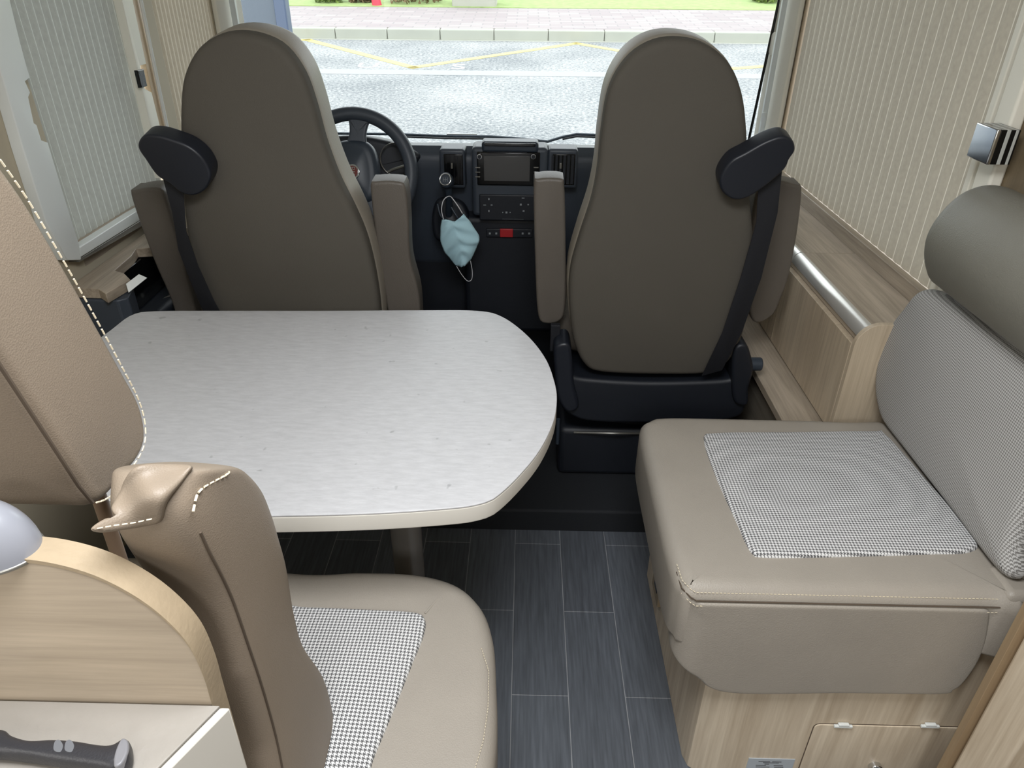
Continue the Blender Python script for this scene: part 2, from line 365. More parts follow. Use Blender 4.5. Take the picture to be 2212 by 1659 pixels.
def bm_tube(bm, pts, r, seg=10, closed=False, flat=None):
    pts = [Vector(p) for p in pts]; n = len(pts); rings = []; up = Vector((0, 0, 1)); prev = None
    for i, p in enumerate(pts):
        a = pts[i-1] if (i > 0 or closed) else p; b = pts[(i+1) % n] if (i < n-1 or closed) else p
        d = (b-a).normalized()
        if prev is None: s = d.cross(up if abs(d.z) < 0.9 else Vector((1, 0, 0))).normalized()
        else: s = (prev - d*prev.dot(d)).normalized()
        prev = s; w = d.cross(s); rr = r[i] if isinstance(r, (list, tuple)) else r; fl = flat or 1.0
        rings.append([bm.verts.new(p+s*rr*math.cos(2*math.pi*k/seg)+w*rr*fl*math.sin(2*math.pi*k/seg)) for k in range(seg)])
    m_ = n if closed else n-1
    for i in range(m_):
        A, B = rings[i], rings[(i+1) % n]
        for k in range(seg): bm.faces.new((A[k], A[(k+1) % seg], B[(k+1) % seg], B[k]))
    if not closed: bm.faces.new(rings[0]); bm.faces.new(list(reversed(rings[-1])))
def tube(name, pts, r, m, parent=None, seg=10, closed=False, spl=0, flat=None):
    if spl: pts = openspl(pts, spl)
    c = Vector(pts[0]); bm = bmesh.new(); bm_tube(bm, [Vector(p)-c for p in pts], r, seg, closed, flat)
    return fin(name, bm, m, parent, Matrix.Translation(c), sharp=60)
def cyl(name, p0, p1, r, m, parent=None, seg=24, bev=0.0):
    o = tube(name, [p0, p1], r, m, parent, seg)
    if bev: b = o.modifiers.new('bevel', 'BEVEL'); b.width = bev; b.segments = 2; b.limit_method = 'ANGLE'; b.angle_limit = math.radians(50)
    o.data.set_sharp_from_angle(angle=math.radians(40)); return o
def stitches(name, pts, m, parent, ln=0.006, gap=0.004, r=0.0007):
    pts = [Vector(p) for p in pts]; L = [0]
    for a, b in zip(pts, pts[1:]): L.append(L[-1]+(b-a).length)
    def at(s):
        for i in range(len(L)-1):
            if L[i+1] >= s: return pts[i].lerp(pts[i+1], (s-L[i])/max(1e-9, L[i+1]-L[i]))
        return pts[-1]
    bm = bmesh.new(); s = 0; c = pts[0]
    while s+ln < L[-1]:
        bm_tube(bm, [at(s)-c, at(s+ln)-c], r, 5); s += ln+gap
    return fin(name, bm, m, parent, Matrix.Translation(c))
def profile(name, prof, axis, a0, a1, m, parent=None, bev=0.0, seg=3):
    """extrude a closed 2D profile; axis 'X': prof is (y,z), axis 'Y': prof is (x,z), axis 'Z': prof is (x,y)"""
    def mk(p, a): return {'X': (a, p[0], p[1]), 'Y': (p[0], a, p[1]), 'Z': (p[0], p[1], a)}[axis]
    ps = [Vector(mk(p, (a0+a1)/2)) for p in prof]; c = sum(ps, Vector())/len(ps)
    bm = bmesh.new(); A = [bm.verts.new(Vector(mk(p, a0))-c) for p in prof]; B = [bm.verts.new(Vector(mk(p, a1))-c) for p in prof]
    n = len(prof)
    for i in range(n): bm.faces.new((A[i], A[(i+1) % n], B[(i+1) % n], B[i]))
    bm.faces.new(A); bm.faces.new(B)
    return fin(name, bm, m, parent, Matrix.Translation(c), bev=bev, seg=seg)
def text(name, body, size, depth, M, m, parent=None):
    cu = bpy.data.curves.new(name, 'FONT'); cu.body = body; cu.size = size; cu.extrude = depth; cu.align_x = 'CENTER'; cu.align_y = 'CENTER'
    t = bpy.data.objects.new('tmp', cu); COL.objects.link(t); bpy.context.view_layer.update()
    me = bpy.data.meshes.new_from_object(t.evaluated_get(bpy.context.evaluated_depsgraph_get())); bpy.data.objects.remove(t)
    me.materials.clear(); me.materials.append(m)
    o = bpy.data.objects.new(name, me); COL.objects.link(o); reg(o, M, parent); return o
def struct(o): o['kind'] = 'structure'; return o
def pbox(name, u0, v0, u1, v1, y, dep, m, parent=None, bev=0.0):
    a = P(u0, v0, y=y); b = P(u1, v1, y=y)
    return box(name, min(a.x, b.x), max(a.x, b.x), y, y+dep, min(a.z, b.z), max(a.z, b.z), m, parent, bev)

XR, XL = 1.05, -1.22
# ================================================================== SHELL
struct(box('floor', XL, XR, -2.6, 1.745, ZF-0.06, ZF, M_FLOOR))
struct(box('trim_1', XL, 0.733, 1.745, 3.3, -0.13, 0.012, M_DARKMAT, bev=0.008))       # dark cab floor covering
# ceiling with a roof hatch opening
def hole_slab(name, xs, ys, hx, hy, z0, z1, m):
    bm = bmesh.new()
    for (a, b, c, d) in ((xs[0], xs[1], ys[0], hy[0]), (xs[0], xs[1], hy[1], ys[1]), (xs[0], hx[0], hy[0], hy[1]), (hx[1], xs[1], hy[0], hy[1])):
        bm_box(bm, a, b, c, d, z0, z1)
    return struct(fin(name, bm, m))
hole_slab('ceiling', (XL, XR), (-2.6, 3.3), (-0.35, 0.35), (0.0, 0.7), 2.02, 2.06, M_CEIL)
def side_wall(name, x0, x1, wins, m):
    bm = bmesh.new(); zb, zt = 0.76, 1.80; y = -2.6
    bm_box(bm, x0, x1, -2.6, 3.3, -0.13, zb); bm_box(bm, x0, x1, -2.6, 3.3, zt, 2.06)
    for (a, b) in wins:
        bm_box(bm, x0, x1, y, a, zb, zt); y = b
    bm_box(bm, x0, x1, y, 3.3, zb, zt)
    return struct(fin(name, bm, m))
side_wall('wall_left', XL-0.05, XL, [(1.86, 2.44), (2.60, 3.08)], M_WALL)
side_wall('wall_right', XR, XR+0.05, [(1.72, 3.08)], M_WALLR)
struct(box('wall_back', XL, XR, -2.65, -2.6, -0.13, 2.06, M_WALL))
bmf = bmesh.new(); bm_box(bmf, XL-0.05, XR+0.05, 3.3, 3.36, -0.6, 0.74); bm_box(bmf, XL-0.05, XR+0.05, 3.3, 3.36, 1.85, 2.06)
struct(fin('wall_front', bmf, M_DASH))

# ---- windscreen
w = thing('window_1', (-0.1, 3.3, 0.8), None, None); w['kind'] = 'structure'
box('glass_pane', XL+0.02, XR-0.03, 3.305, 3.311, 0.74, 1.85, M_GLASS, w)
# black rubber seal running up each side of the glass
for (a, b) in (((1683, 0), (1618, 300)), ((472, 0), (503, 95))):
    p, q = P(*a, y=3.28), P(*b, y=3.28); d = (p-q).normalized()
    tube('seal', [q-d*0.15, p+d*0.5], 0.006, M_GLOSS, w, 8)

# ---- windscreen pillars: cream mouldings in several steps, each a profile swept upward
def pillar(name, sgn, x_in, xw, y0, y1):
    t = thing(name, (xw, y0, 0.75), None, None); t['kind'] = 'structure'
    def q(x, y): return (xw - sgn*x, y)
    profile('side_panel', [q(0, y0), q(0.018, y0), q(0.040, y0+0.03), q(0.044, y0+0.075), q(0.02, y0+0.09), q(0, y0+0.09)], 'Z', 0.76, 1.9, M_CREAM, t, 0.004)
    profile('rail', [q(0.0, y0+0.10), q(0.034, y0+0.10), q(0.05, y0+0.115), q(0.05, y0+0.135), q(0.0, y0+0.135)], 'Z', 0.76, 1.9, M_WHITE, t, 0.002)
    profile('front_panel', [q(0, y0+0.14), q(0.03, y0+0.14), q(x_in, y1-0.005), q(0, y1)], 'Z', 0.76, 1.9, M_CREAM, t, 0.002)
    return t
pr = pillar('trim_2', 1, 0.045, XR, 3.09, 3.3)
pl = pillar('trim_3', -1, 0.045, XL, 3.09, 3.3)
# round blind grip and little hook on the right pillar
Mp = frame(P(1668, 95, x=XR-0.045), (-1, -0.3, 0), (0, 0, 1))
slab('blind_grip', [(0.028*math.cos(a*math.pi/8), 0.045*math.sin(a*math.pi/8)) for a in range(16)], Mp, 0.03, 0.006, M_CREAM, pr)
Mp = frame(P(1648, 262, x=XR-0.052), (-1, -0.4, 0), (0, 0.1, 1))
slab('hook', [(-0.015, 0.03), (0.006, 0.03), (0.016, -0.005), (0.004, -0.022), (-0.012, -0.008)], Mp, 0.02, 0.003, M_WHITE, pr)

# ================================================================== BLINDS
def blind(name, xw, sgn, y0, y1, z0, z1, pitch, m, label, amp=0.004):
    t = thing(name, (xw, (y0+y1)/2, z0), label, 'blind')
    bm = bmesh.new(); n = int((y1-y0)/pitch); rows = []; th = 0.004
    for i in range(n*2+1):
        y = y0+pitch*i/2; 
        if y > y1: break
        a = (amp if i % 2 else 0)*sgn
        rows.append((bm.verts.new((xw-a, y, z0)), bm.verts.new((xw-a, y, z1))))
    for (a, b), (c, d) in zip(rows, rows[1:]): bm.faces.new((a, c, d, b))
    o = fin('pleated_fabric', bm, m, t, sharp=10)
    return t
bR = blind('pleated_blind', XR+0.012, 1, 1.72, 3.09, 0.775, 1.85, 0.052, M_BLR, 'tall cream pleated blind drawn over right side window above the oak cabinet')
bL = blind('pleated_blind', XL-0.012, -1, 1.86, 2.44, 0.83, 1.85, 0.0325, M_BLL, 'grey pleated blind in white frame on left side window behind driver')
bL2 = blind('pleated_blind', XL-0.006, -1, 2.55, 3.09, 0.775, 1.85, 0.03, M_BLL2, 'narrow beige pleated blind beside left windscreen pillar behind driver headrest')
# end bars and rails (parts)
box('end_rail', XR-0.012, XR+0.01, 1.70, 1.722, 0.79, 1.85, M_CREAM, bR, 0.003)
box('side_channel', XR-0.03, XR, 1.60, 1.66, 0.79, 1.85, M_CREAM, bR, 0.006)
# chrome latch block on the right blind
c = P(2150, 312, x=XR-0.055)
la = thing('blind_latch', (XR-0.03, c.y, c.z-0.03), 'striped chrome and black latch block on right blind end rail', 'latch')
for (a, b, m_) in ((0.005, 0.017, M_GLOSS), (0.017, 0.025, M_SIL), (0.025, 0.035, M_GLOSS), (0.035, 0.041, M_SIL), (0.041, 0.0445, M_GLOSS)):
    box('stripe', XR-0.075+a, XR-0.075+b, c.y-0.030, c.y+0.048, c.z-0.035, c.z+0.035, m_, la, 0.0006)
box('chrome_face', XR-0.079, XR-0.070, c.y-0.031, c.y+0.050, c.z-0.036, c.z+0.036, M_CHROME, la, 0.003)

# left blind: white frame, bottom rail, latch bar
Ml = frame((XL+0.03, 1.9, 1.2), (1, 0, 0), (0, 0, 1))
pts = onpts(Ml, [(-60, -320), (-70, -20), (0, 145), (50, 320), (100, 480), (146, 562), (176, 562), (172, 530), (138, 420), (104, 308), (90, 303), (80, 270), (74, 266), (62, 210), (66, 200), (55, 176), (65, 168), (44, 90), (22, 0), (-30, -320)])
slab('white_frame_panel', pts, Ml, 0.03, 0.003, M_WHITE, bL, smooth=False, ngon=True)
slab('bottom_rail', onpts(Ml, [(172, 534), (290, 459), (330, 436), (340, 452), (300, 478), (175, 556)]), Ml, 0.028, 0.003, M_WHITE, bL, smooth=False, ngon=True)
box('sill_strip', XL-0.03, XL-0.001, 1.84, 2.46, 0.755, 0.832, M_OAK_Y, bL, 0.001)
slab('rail_groove', onpts(Ml, [(175, 557), (300, 479), (340, 454), (346, 462), (304, 490), (172, 566)]), Ml, 0.03, 0.001, M_STEEL, bL, smooth=False, ngon=True)
slab('end_bar', onpts(Ml, [(255, -40), (279, -40), (287, 0), (316, 138), (303, 142), (305, 150), (313, 191), (328, 200), (350, 290), (372, 385), (352, 385), (329, 290), (307, 192), (295, 142), (263, 0)]), Ml, 0.026, 0.002, M_CREAM, bL, smooth=False, ngon=True)
box('end_bar_upper', XL+0.004, XL+0.03, P(272, 0, x=XL+0.03).y-0.018, P(272, 0, x=XL+0.03).y+0.018, P(272, 0, x=XL+0.03).z, 1.85, M_CREAM, bL, 0.002)
slab('latch', onpts(Ml, [(290, 152), (304, 149), (312, 186), (299, 190)]), frame((XL+0.04, 1.9, 1.2), (1, 0, 0), (0, 0, 1)), 0.012, 0.003, M_GLOSS, bL, smooth=False)
# beige board between the two left windows
struct(slab('trim_4', onpts(frame((XL+0.02, 2.5, 1.2), (1, 0, 0), (0, 0, 1)), [(284, -10), (306, -10), (332, 120), (372, 300), (392, 400), (370, 400)]), frame((XL+0.02, 2.5, 1.2), (1, 0, 0), (0, 0, 1)), 0.02, 0.002, wood('pale_board', (196, 172, 140), (208, 186, 154), 2), smooth=False, ngon=True))
tube('guide_rod', [P(388, 400, x=XL+0.028), P(345, 200, x=XL+0.028), P(304, 0, x=XL+0.028), P(304, 0, x=XL+0.028)+Vector((0, 0, 0.4))], 0.006, M_WHITE, bL2, 8)

# ================================================================== RIGHT OAK CABINET
zc = 0.74
oc = thing('side_cabinet', (0.92, 2.2, 0.43), 'long low oak cabinet with rounded front edge under the right blind', 'cabinet')
yA, yB = 1.59, 3.05; ys = 2.12
xf = 0.82
def ctop(y0, y1):
    prof = [(XR-0.03, zc-0.02), (XR-0.03, zc), (xf+0.045, zc)] + [(xf+0.045-0.03*math.sin(a), zc-0.03+0.03*math.cos(a)) for a in [math.pi/2*k/8 for k in range(1, 9)]] + [(xf+0.015, zc-0.045), (xf+0.045, zc-0.045), (xf+0.045, zc-0.02)]
    return profile('top_panel', prof, 'Y', y0, y1, M_OAK_Y, oc)
ctop(yA+0.012, ys-0.001); ctop(ys+0.001, yB)
M_RAIL = mat('silver_edge_rail', (216, 214, 208), 0.28, 0.55)
prof = [(xf+0.035-0.028*math.sin(a)+0.004, zc-0.030+0.032*math.cos(a)) for a in [math.pi/2*k/10 for k in range(11)]]
prof2 = [(x+0.004, z-0.003) for x, z in reversed(prof)]
for (y0, y1) in ((yA+0.014, ys-0.002), (ys+0.002, yB)):
    profile('edge_rail', prof+prof2, 'Y', y0, y1, M_RAIL, oc)
box('door', xf, xf+0.018, yA+0.014, ys-0.002, 0.435, zc-0.048, M_OAK_Z, oc, 0.001)
box('door', xf, xf+0.018, ys+0.002, 2.72, 0.435, zc-0.048, M_OAK_Z, oc, 0.001)
box('door', xf, xf+0.018, 2.724, yB, 0.435, zc-0.048, M_OAK_Z, oc, 0.001)
ep = [(XR-0.03, 0.431), (XR-0.03, zc+0.012), (xf+0.06, zc+0.012)] + [(xf+0.06-0.06*math.sin(a), zc-0.048+0.06*math.cos(a)) for a in [math.pi/2*k/10 for k in range(1, 11)]] + [(xf, 0.431)]
profile('end_panel', ep, 'Y', yA-0.004, yA+0.011, M_OAK_Z, oc, 0.001)
box('upstand', XR-0.029, XR-0.004, 1.62, 3.06, 0.70, 0.783, M_OAK_Y, oc, 0.002)
lg = thing('oak_ledge', (0.87, 2.2, 0.0), 'light oak ledge with grey face running below the side cabinet doors', 'ledge')
box('ledge_top', 0.715, XR-0.03, 1.545, 2.58, 0.405, 0.43, M_OAK_Y, lg, 0.002)
box('front_face', 0.735, 0.755, 1.60, 2.58, ZF, 0.404, wood('grey_oak', (104, 98, 88), (134, 126, 114), 1), lg)

# ================================================================== CAB SEATS
def cab_seat(name, label, back, armL, armR, reel, beltL, beltR, side):
    O = Vector((0, 1.86, 0.43)); lean = Vector((0, -0.085, 1)).normalized()
    Mb = frame(O, (0, -1, -0.085), lean)
    loc = onpts(Mb, back); cx = sum((Mb @ Vector((p[0], p[1], 0))).x for p in loc)/len(loc)
    cxp = {'driver': P(610, 600, y=1.86).x, 'passenger': P(1420, 700, y=1.86).x}[side]
    t = thing(name, (cxp, 2.1, 0.012), label, 'seat', 'cab seats')
    ccx = sum(p[0] for p in loc)/len(loc); ccy = sum(p[1] for p in loc)/len(loc)
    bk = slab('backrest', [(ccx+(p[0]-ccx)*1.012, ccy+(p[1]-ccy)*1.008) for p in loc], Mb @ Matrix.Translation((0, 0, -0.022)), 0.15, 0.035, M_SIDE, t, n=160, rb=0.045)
    slab('back_cover', loc, Mb, 0.05, 0.020, M_FAB, bk, dome=0.012, n=160, rb=0.004)
    # seat cushion facing the windscreen
    sc = [(cxp-0.25, 1.98), (cxp-0.25, 2.38), (cxp-0.19, 2.46), (cxp+0.19, 2.46), (cxp+0.25, 2.38), (cxp+0.25, 1.98)]
    slab('seat_cushion', [(p[0]-cxp, p[1]-2.1) for p in sc], Matrix.Translation((cxp, 2.1, 0.58)), 0.13, 0.04, M_ARM, t, dome=0.015)
    for k, (px, yy, dep) in enumerate(((armL, 1.945, 0.075), (armR, 1.945, 0.075))):
        Ma = frame((0, yy, 0.6), (0, -1, -0.05), (0, -0.05, 1))
        slab('armrest', onpts(Ma, px), Ma, dep, 0.009, M_ARM, t, n=100, ngon=True)
    Mr = frame((0, 1.775, 0.9), (0, -1, -0.2), (0, -0.2, 1))
    rl = slab('belt_reel_arm', onpts(Mr, reel), Mr, 0.06, 0.007, M_REELA, t, n=100, ngon=True)
    Mt = frame((0, 1.79, 0.9), (0, -1, -0.1), (0, -0.1, 1))
    slab('seat_belt', onpts(Mt, beltL+list(reversed(beltR))), Mt, 0.003, 0.001, M_BELT, t, smooth=False, ngon=True)
    return t, cxp
P_back = [(1460, 85), (1525, 98), (1578, 140), (1606, 205), (1616, 290), (1618, 380), (1626, 470), (1632, 560), (1625, 640), (1605, 730), (1575, 785), (1530, 810), (1420, 813), (1300, 808), (1262, 790), (1240, 740), (1230, 660), (1233, 590), (1252, 520), (1278, 440), (1292, 370), (1300, 290), (1316, 200), (1352, 135), (1402, 97)]
pas, pcx = cab_seat('cab_seat', 'taupe passenger cab seat with belt arm and folded armrests on right of gear lever', P_back,
    [(1153, 405), (1162, 388), (1210, 387), (1219, 402), (1222, 520), (1222, 650), (1212, 692), (1178, 700), (1162, 678), (1156, 560)],
    [(1640, 402), (1722, 400), (1733, 414), (1722, 510), (1704, 600), (1690, 640), (1668, 684), (1624, 690), (1620, 560)],
    [(1612, 330), (1655, 306), (1690, 295), (1712, 303), (1718, 325), (1706, 345), (1694, 368), (1655, 402), (1615, 428), (1585, 432), (1560, 414), (1556, 385), (1578, 350)],
    [(1640, 370), (1634, 480), (1600, 600), (1560, 720), (1516, 812)], [(1690, 365), (1680, 460), (1645, 600), (1602, 720), (1560, 800)], 'passenger')
D_back = [(500, 72), (555, 78), (608, 104), (650, 160), (676, 230), (698, 310), (728, 390), (763, 460), (788, 520), (806, 590), (818, 670), (818, 740), (780, 795), (600, 812), (480, 798), (440, 740), (428, 650), (406, 540), (393, 440), (388, 350), (386, 240), (393, 170), (418, 115), (455, 84)]
drv, dcx = cab_seat('cab_seat', 'taupe driver cab seat behind the steering wheel, beyond the table', D_back,
    [(283, 428), (292, 411), (344, 408), (360, 440), (392, 560), (424, 680), (430, 760), (398, 762), (372, 660), (330, 560)],
    [(800, 412), (809, 394), (862, 394), (876, 408), (882, 470), (886, 560), (905, 640), (907, 730), (888, 770), (850, 768), (840, 690), (818, 560)],
    [(297, 318), (308, 295), (335, 292), (372, 302), (410, 318), (440, 345), (455, 378), (445, 408), (420, 423), (392, 418), (366, 398), (338, 380), (315, 348)],
    [(350, 380), (372, 460), (385, 540), (412, 610), (450, 700)], [(395, 400), (402, 500), (428, 575), (462, 650), (490, 700)], 'driver')
# passenger seat base parts
bs = slab('base_apron', onpts(frame((0, 1.86, 0.35), (0, -1, 0), (0, 0, 1)), [(1204, 800), (1225, 806), (1262, 818), (1400, 826), (1560, 822), (1606, 812), (1618, 850), (1612, 880), (1590, 904), (1500, 914), (1300, 914), (1235, 900), (1208, 868)]), frame((0, 1.86, 0.35), (0, -1, 0), (0, 0, 1)), 0.46, 0.014, M_BLK, pas, ngon=True)
for (pp, m_) in (([(1196, 760), (1205, 745), (1228, 743), (1236, 770), (1240, 830), (1250, 880), (1225, 890), (1205, 860), (1198, 800)], M_REELA), ([(1584, 770), (1592, 748), (1612, 745), (1622, 765), (1628, 800), (1618, 840), (1615, 875), (1588, 870), (1582, 820)], M_BLK)):
    Mh = frame((0, 1.84, 0.4), (0, -1, 0), (0, 0, 1)); slab('recliner_housing', onpts(Mh, pp), Mh, 0.10, 0.010, m_, pas, n=60)
a = P(1612, 786, y=1.87); cyl('recliner_knob', a, a+Vector((0.045, 0, 0)), 0.020, M_REEL, pas, bev=0.004)
for cx_, T in ((pcx, pas), (dcx, drv)):
    box('pedestal', cx_-0.26, cx_+0.26, 1.93, 2.40, 0.012, 0.20, M_BLK, T, 0.02)
    cyl('swivel', (cx_, 2.15, 0.19), (cx_, 2.15, 0.30), 0.19, M_BLK, T, 32)
    if T is drv: box('seat_pan', cx_-0.25, cx_+0.25, 1.9, 2.40, 0.29, 0.46, M_BLK, T, 0.02)
tube('slide_lever', [P(1240, 934, y=1.93), P(1330, 936, y=1.9), P(1392, 936, y=1.93)], 0.004, M_STEEL, pas, 6, spl=4)
tube('height_rod', [P(1206, 905, y=1.86), P(1204, 958, y=1.86)], 0.006, M_REEL, pas, 8)
pbox('buckle_stalk', 1190, 703, 1208, 760, 1.90, 0.02, M_BELT, pas, 0.003)

# ================================================================== DASHBOARD
db = thing('dashboard', (-0.08, 2.8, 0.012), 'dark blue-grey dashboard with centre console across the cab', 'dashboard')
profile('main_body', [(2.60, 0.50), (2.50, 0.88), (2.505, 0.93), (2.54, 0.955), (2.60, 0.952), (2.85, 0.862), (3.28, 0.772), (3.28, 0.3), (2.95, 0.3), (2.8, 0.45)], 'X', XL+0.12, 0.78, M_DASH, db, 0.02, 4)
profile('lower_body', [(2.60, 0.012), (2.60, 0.56), (2.9, 0.56), (3.28, 0.012)], 'X', XL+0.25, 0.70, M_BLK, db, 0.02)
Yc = 2.44
cs = pbox('centre_stack', 1018, 318, 1180, 470, Yc, 0.11, M_DASH, db, 0.014)
pbox('lower_console', 1000, 468, 1200, 720, Yc+0.03, 0.25, M_BLK, db, 0.02)
hd = pbox('display_hood', 1040, 306, 1163, 332, Yc-0.005, 0.07, M_REEL, db, 0.01)
pbox('hood_slot', 1046, 309, 1157, 317, Yc-0.012, 0.02, M_GLOSS, hd, 0.002)
rd = pbox('radio', 1030, 328, 1165, 402, Yc-0.010, 0.05, M_GLOSS, db, 0.004)
pbox('screen', 1045, 337, 1144, 392, Yc-0.013, 0.01, M_SCREEN, rd, 0.001)
pbox('disc_slot', 1052, 328, 1138, 330.5, Yc-0.014, 0.01, M_BLK, rd)
for u in (1036, 1152):
    a = P(u, 337, y=Yc-0.010); kn = cyl('knob', a, a+Vector((0, -0.012, 0)), 0.0085, M_CHROME, rd, 20, 0.001)
    cyl('knob_face', a+Vector((0, -0.0121, 0)), a+Vector((0, -0.0135, 0)), 0.0066, M_BLK, kn, 20)
for u in (1032, 1158):
    for v in (362, 372, 382): pbox('radio_button', u-5, v-1, u+5, v+1, Yc-0.0115, 0.004, M_GREY if 0 else M_STEEL, rd)
cl = pbox('climate_panel', 1035, 420, 1160, 478, Yc-0.006, 0.03, M_BLK, db, 0.004)
for (u, v, w_, h_) in ((1056, 430, 1.5, 2), (1047, 443, 3, .8), (1062, 443, 2, 1), (1056, 456, 1.5, 2), (1130, 428, 3, .8), (1125, 442, 2, 2), (1141, 442, 1.5, 1.5), (1131, 456, 2, 1.6), (1094, 459, 2, 2), (1086, 459, 1, 1), (1102, 459, 1, 1)):
    pbox('climate_icon', u-w_, v-h_, u+w_, v+h_, Yc-0.007, 0.003, M_GREY, cl)
pbox('trim_line', 1085, 473, 1131, 474, Yc-0.007, 0.003, M_GREY, cl)
sw = pbox('switch_row', 1050, 494, 1150, 514, Yc+0.02, 0.02, M_BLK, db, 0.003)
pbox('hazard_button', 1080, 495, 1108, 513, Yc+0.014, 0.01, M_RED, sw, 0.002)
for u in (1058, 1072, 1129, 1143): pbox('switch_icon', u-2, 502.5, u+2, 506.5, Yc+0.0185, 0.003, M_GREY, sw)
def vent(u0, u1, tu0, tu1, lev):
    v_ = pbox('air_vent', u0, 322, u1, 408, Yc+0.01, 0.09, M_DASH, db, 0.010)
    pbox('vent_panel', u0+10, 333, u1-5, 400, Yc+0.006, 0.01, M_GLOSS, v_, 0.002)
    for k in range(6):
        u = u0+9+(u1-u0-18)*k/5.0; pbox('louvre', u-1.2, 336, u+1.2, 398, Yc+0.004, 0.008, M_BLK, v_)
    pbox('vent_tab', lev-2, 353, lev+2, 365, Yc-0.002, 0.01, M_STEEL, v_, 0.001)
    for k in range(6):
        u = tu0+(tu1-tu0)*k/5.0; a = P(u, 321, z=0.952); 
        a = P(u, 323, y=Yc+0.03); bx_ = box('demist_slot', a.x-0.003, a.x+0.003, Yc+0.025, Yc+0.07, a.z-0.002, a.z+0.004, M_GLOSS, v_)
vent(948, 1006, 962, 990, 976); vent(1184, 1245, 1196, 1226, 1211)
# wheel binnacle
Mbn = frame((0, 2.50, 0.95), (0, -1, 0.2), (0, 0.2, 1))
bn = slab('instrument_binnacle', onpts(Mbn, [(650, 330), (690, 300), (760, 292), (830, 302), (880, 318), (908, 335), (902, 352), (880, 380), (850, 440), (700, 440), (650, 400)]), Mbn, 0.18, 0.02, M_BLK, db)
a = P(856, 345, y=2.47)
bm = bmesh.new(); bm_tube(bm, [(0.055*math.cos(k*math.pi/16), 0, 0.055*math.sin(k*math.pi/16)) for k in range(32)], 0.0022, 6, True); fin('gauge_ring', bm, M_STEEL, bn, Matrix.Translation(a))
# wipers outside
for j, pts_ in enumerate((([(700, 288), (860, 290), (960, 294), (1060, 295), (1130, 300), (1185, 306)]), ([(1182, 306), (1215, 296), (1245, 290), (1300, 292), (1420, 296)]))):
    wl = ['long windscreen wiper lying across the glass left of centre', 'bent windscreen wiper behind the passenger seat, right of centre'][j]
    wp = thing('windscreen_wiper', P(*pts_[0], y=3.36), wl, 'wiper')
    tube('arm', [P(u, v, y=3.345) for u, v in pts_], 0.006, M_REEL, wp, 8)
    tube('blade', [P(u, v+5, y=3.34) for u, v in pts_[1:-1]], 0.004, M_GLOSS, wp, 6)
    if j == 0:
        pbox('blade_clip', 965, 289, 1030, 293, 3.35, 0.01, M_STEEL, wp)

# ================================================================== STEERING WHEEL
C = P(766, 374, y=2.36)
Ms = frame(C, (0.02, -0.93, 0.36), (0, 0.36, 0.93))
sw_ = thing('steering_wheel', C, 'black steering wheel with round red badge seen beside driver seat', 'steering wheel')
R0 = 0.186
bm = bmesh.new(); bm_tube(bm, [(R0*math.cos(k*math.pi/40), R0*math.sin(k*math.pi/40), 0) for k in range(80)], 0.022, 16, True)
fin('rim', bm, M_DASH, sw_, Ms, 60)
slab('hub', [(-0.075, 0.05), (-0.05, 0.095), (0.0, 0.105), (0.05, 0.095), (0.075, 0.05), (0.082, -0.04), (0.06, -0.09), (0, -0.1), (-0.06, -0.09), (-0.082, -0.04)], Ms @ Matrix.Translation((0, 0, 0.02)), 0.07, 0.025, M_REEL, sw_, dome=0.014)
for ang, wd in ((84, 0.036), (-72, 0.034), (178, 0.03)):
    Mr_ = Ms @ Matrix.Rotation(math.radians(ang), 4, 'Z')
    slab('spoke', [(0.06, -wd), (0.06, wd), (0.12, wd*0.75), (0.16, wd*0.9), (0.185, wd*1.35), (0.185, -wd*1.35), (0.16, -wd*0.9), (0.12, -wd*0.75)], Mr_ @ Matrix.Translation((0, 0, 0.008)), 0.02, 0.006, M_DASH, sw_)
bd = Ms @ Matrix.Translation((0.0, 0.0, 0.034))
b1 = slab('badge', [(0.024*math.cos(k*math.pi/12), 0.024*math.sin(k*math.pi/12)) for k in range(24)], bd @ Matrix.Translation((0, 0, 0.004)), 0.005, 0.002, M_CHROME, sw_)
slab('badge_field', [(0.0185*math.cos(k*math.pi/12), 0.0185*math.sin(k*math.pi/12)) for k in range(24)], bd @ Matrix.Translation((0, 0, 0.0050)), 0.002, 0.0006, M_BADGE, b1)
text('badge_letters', 'FIAT', 0.0155, 0.0004, bd @ Matrix.Translation((0, 0, 0.0054)) @ Matrix.Rotation(math.radians(-90), 4, 'Z') @ Matrix.Scale(1.6, 4, (0, 1, 0)), M_CHROME, b1)
tube('column', [C+Vector((0, 0.02, -0.0)), C+Vector((0, 0.13, -0.05))], 0.055, M_BLK, sw_, 20)
st = tube('stalk', [P(838, 372, y=2.42), P(850, 366, y=2.42), P(876, 358, y=2.40), P(888, 353, y=2.40), P(898, 364, y=2.40)], [0.005, 0.005, 0.005, 0.007, 0.009], M_STEEL, sw_, 10)

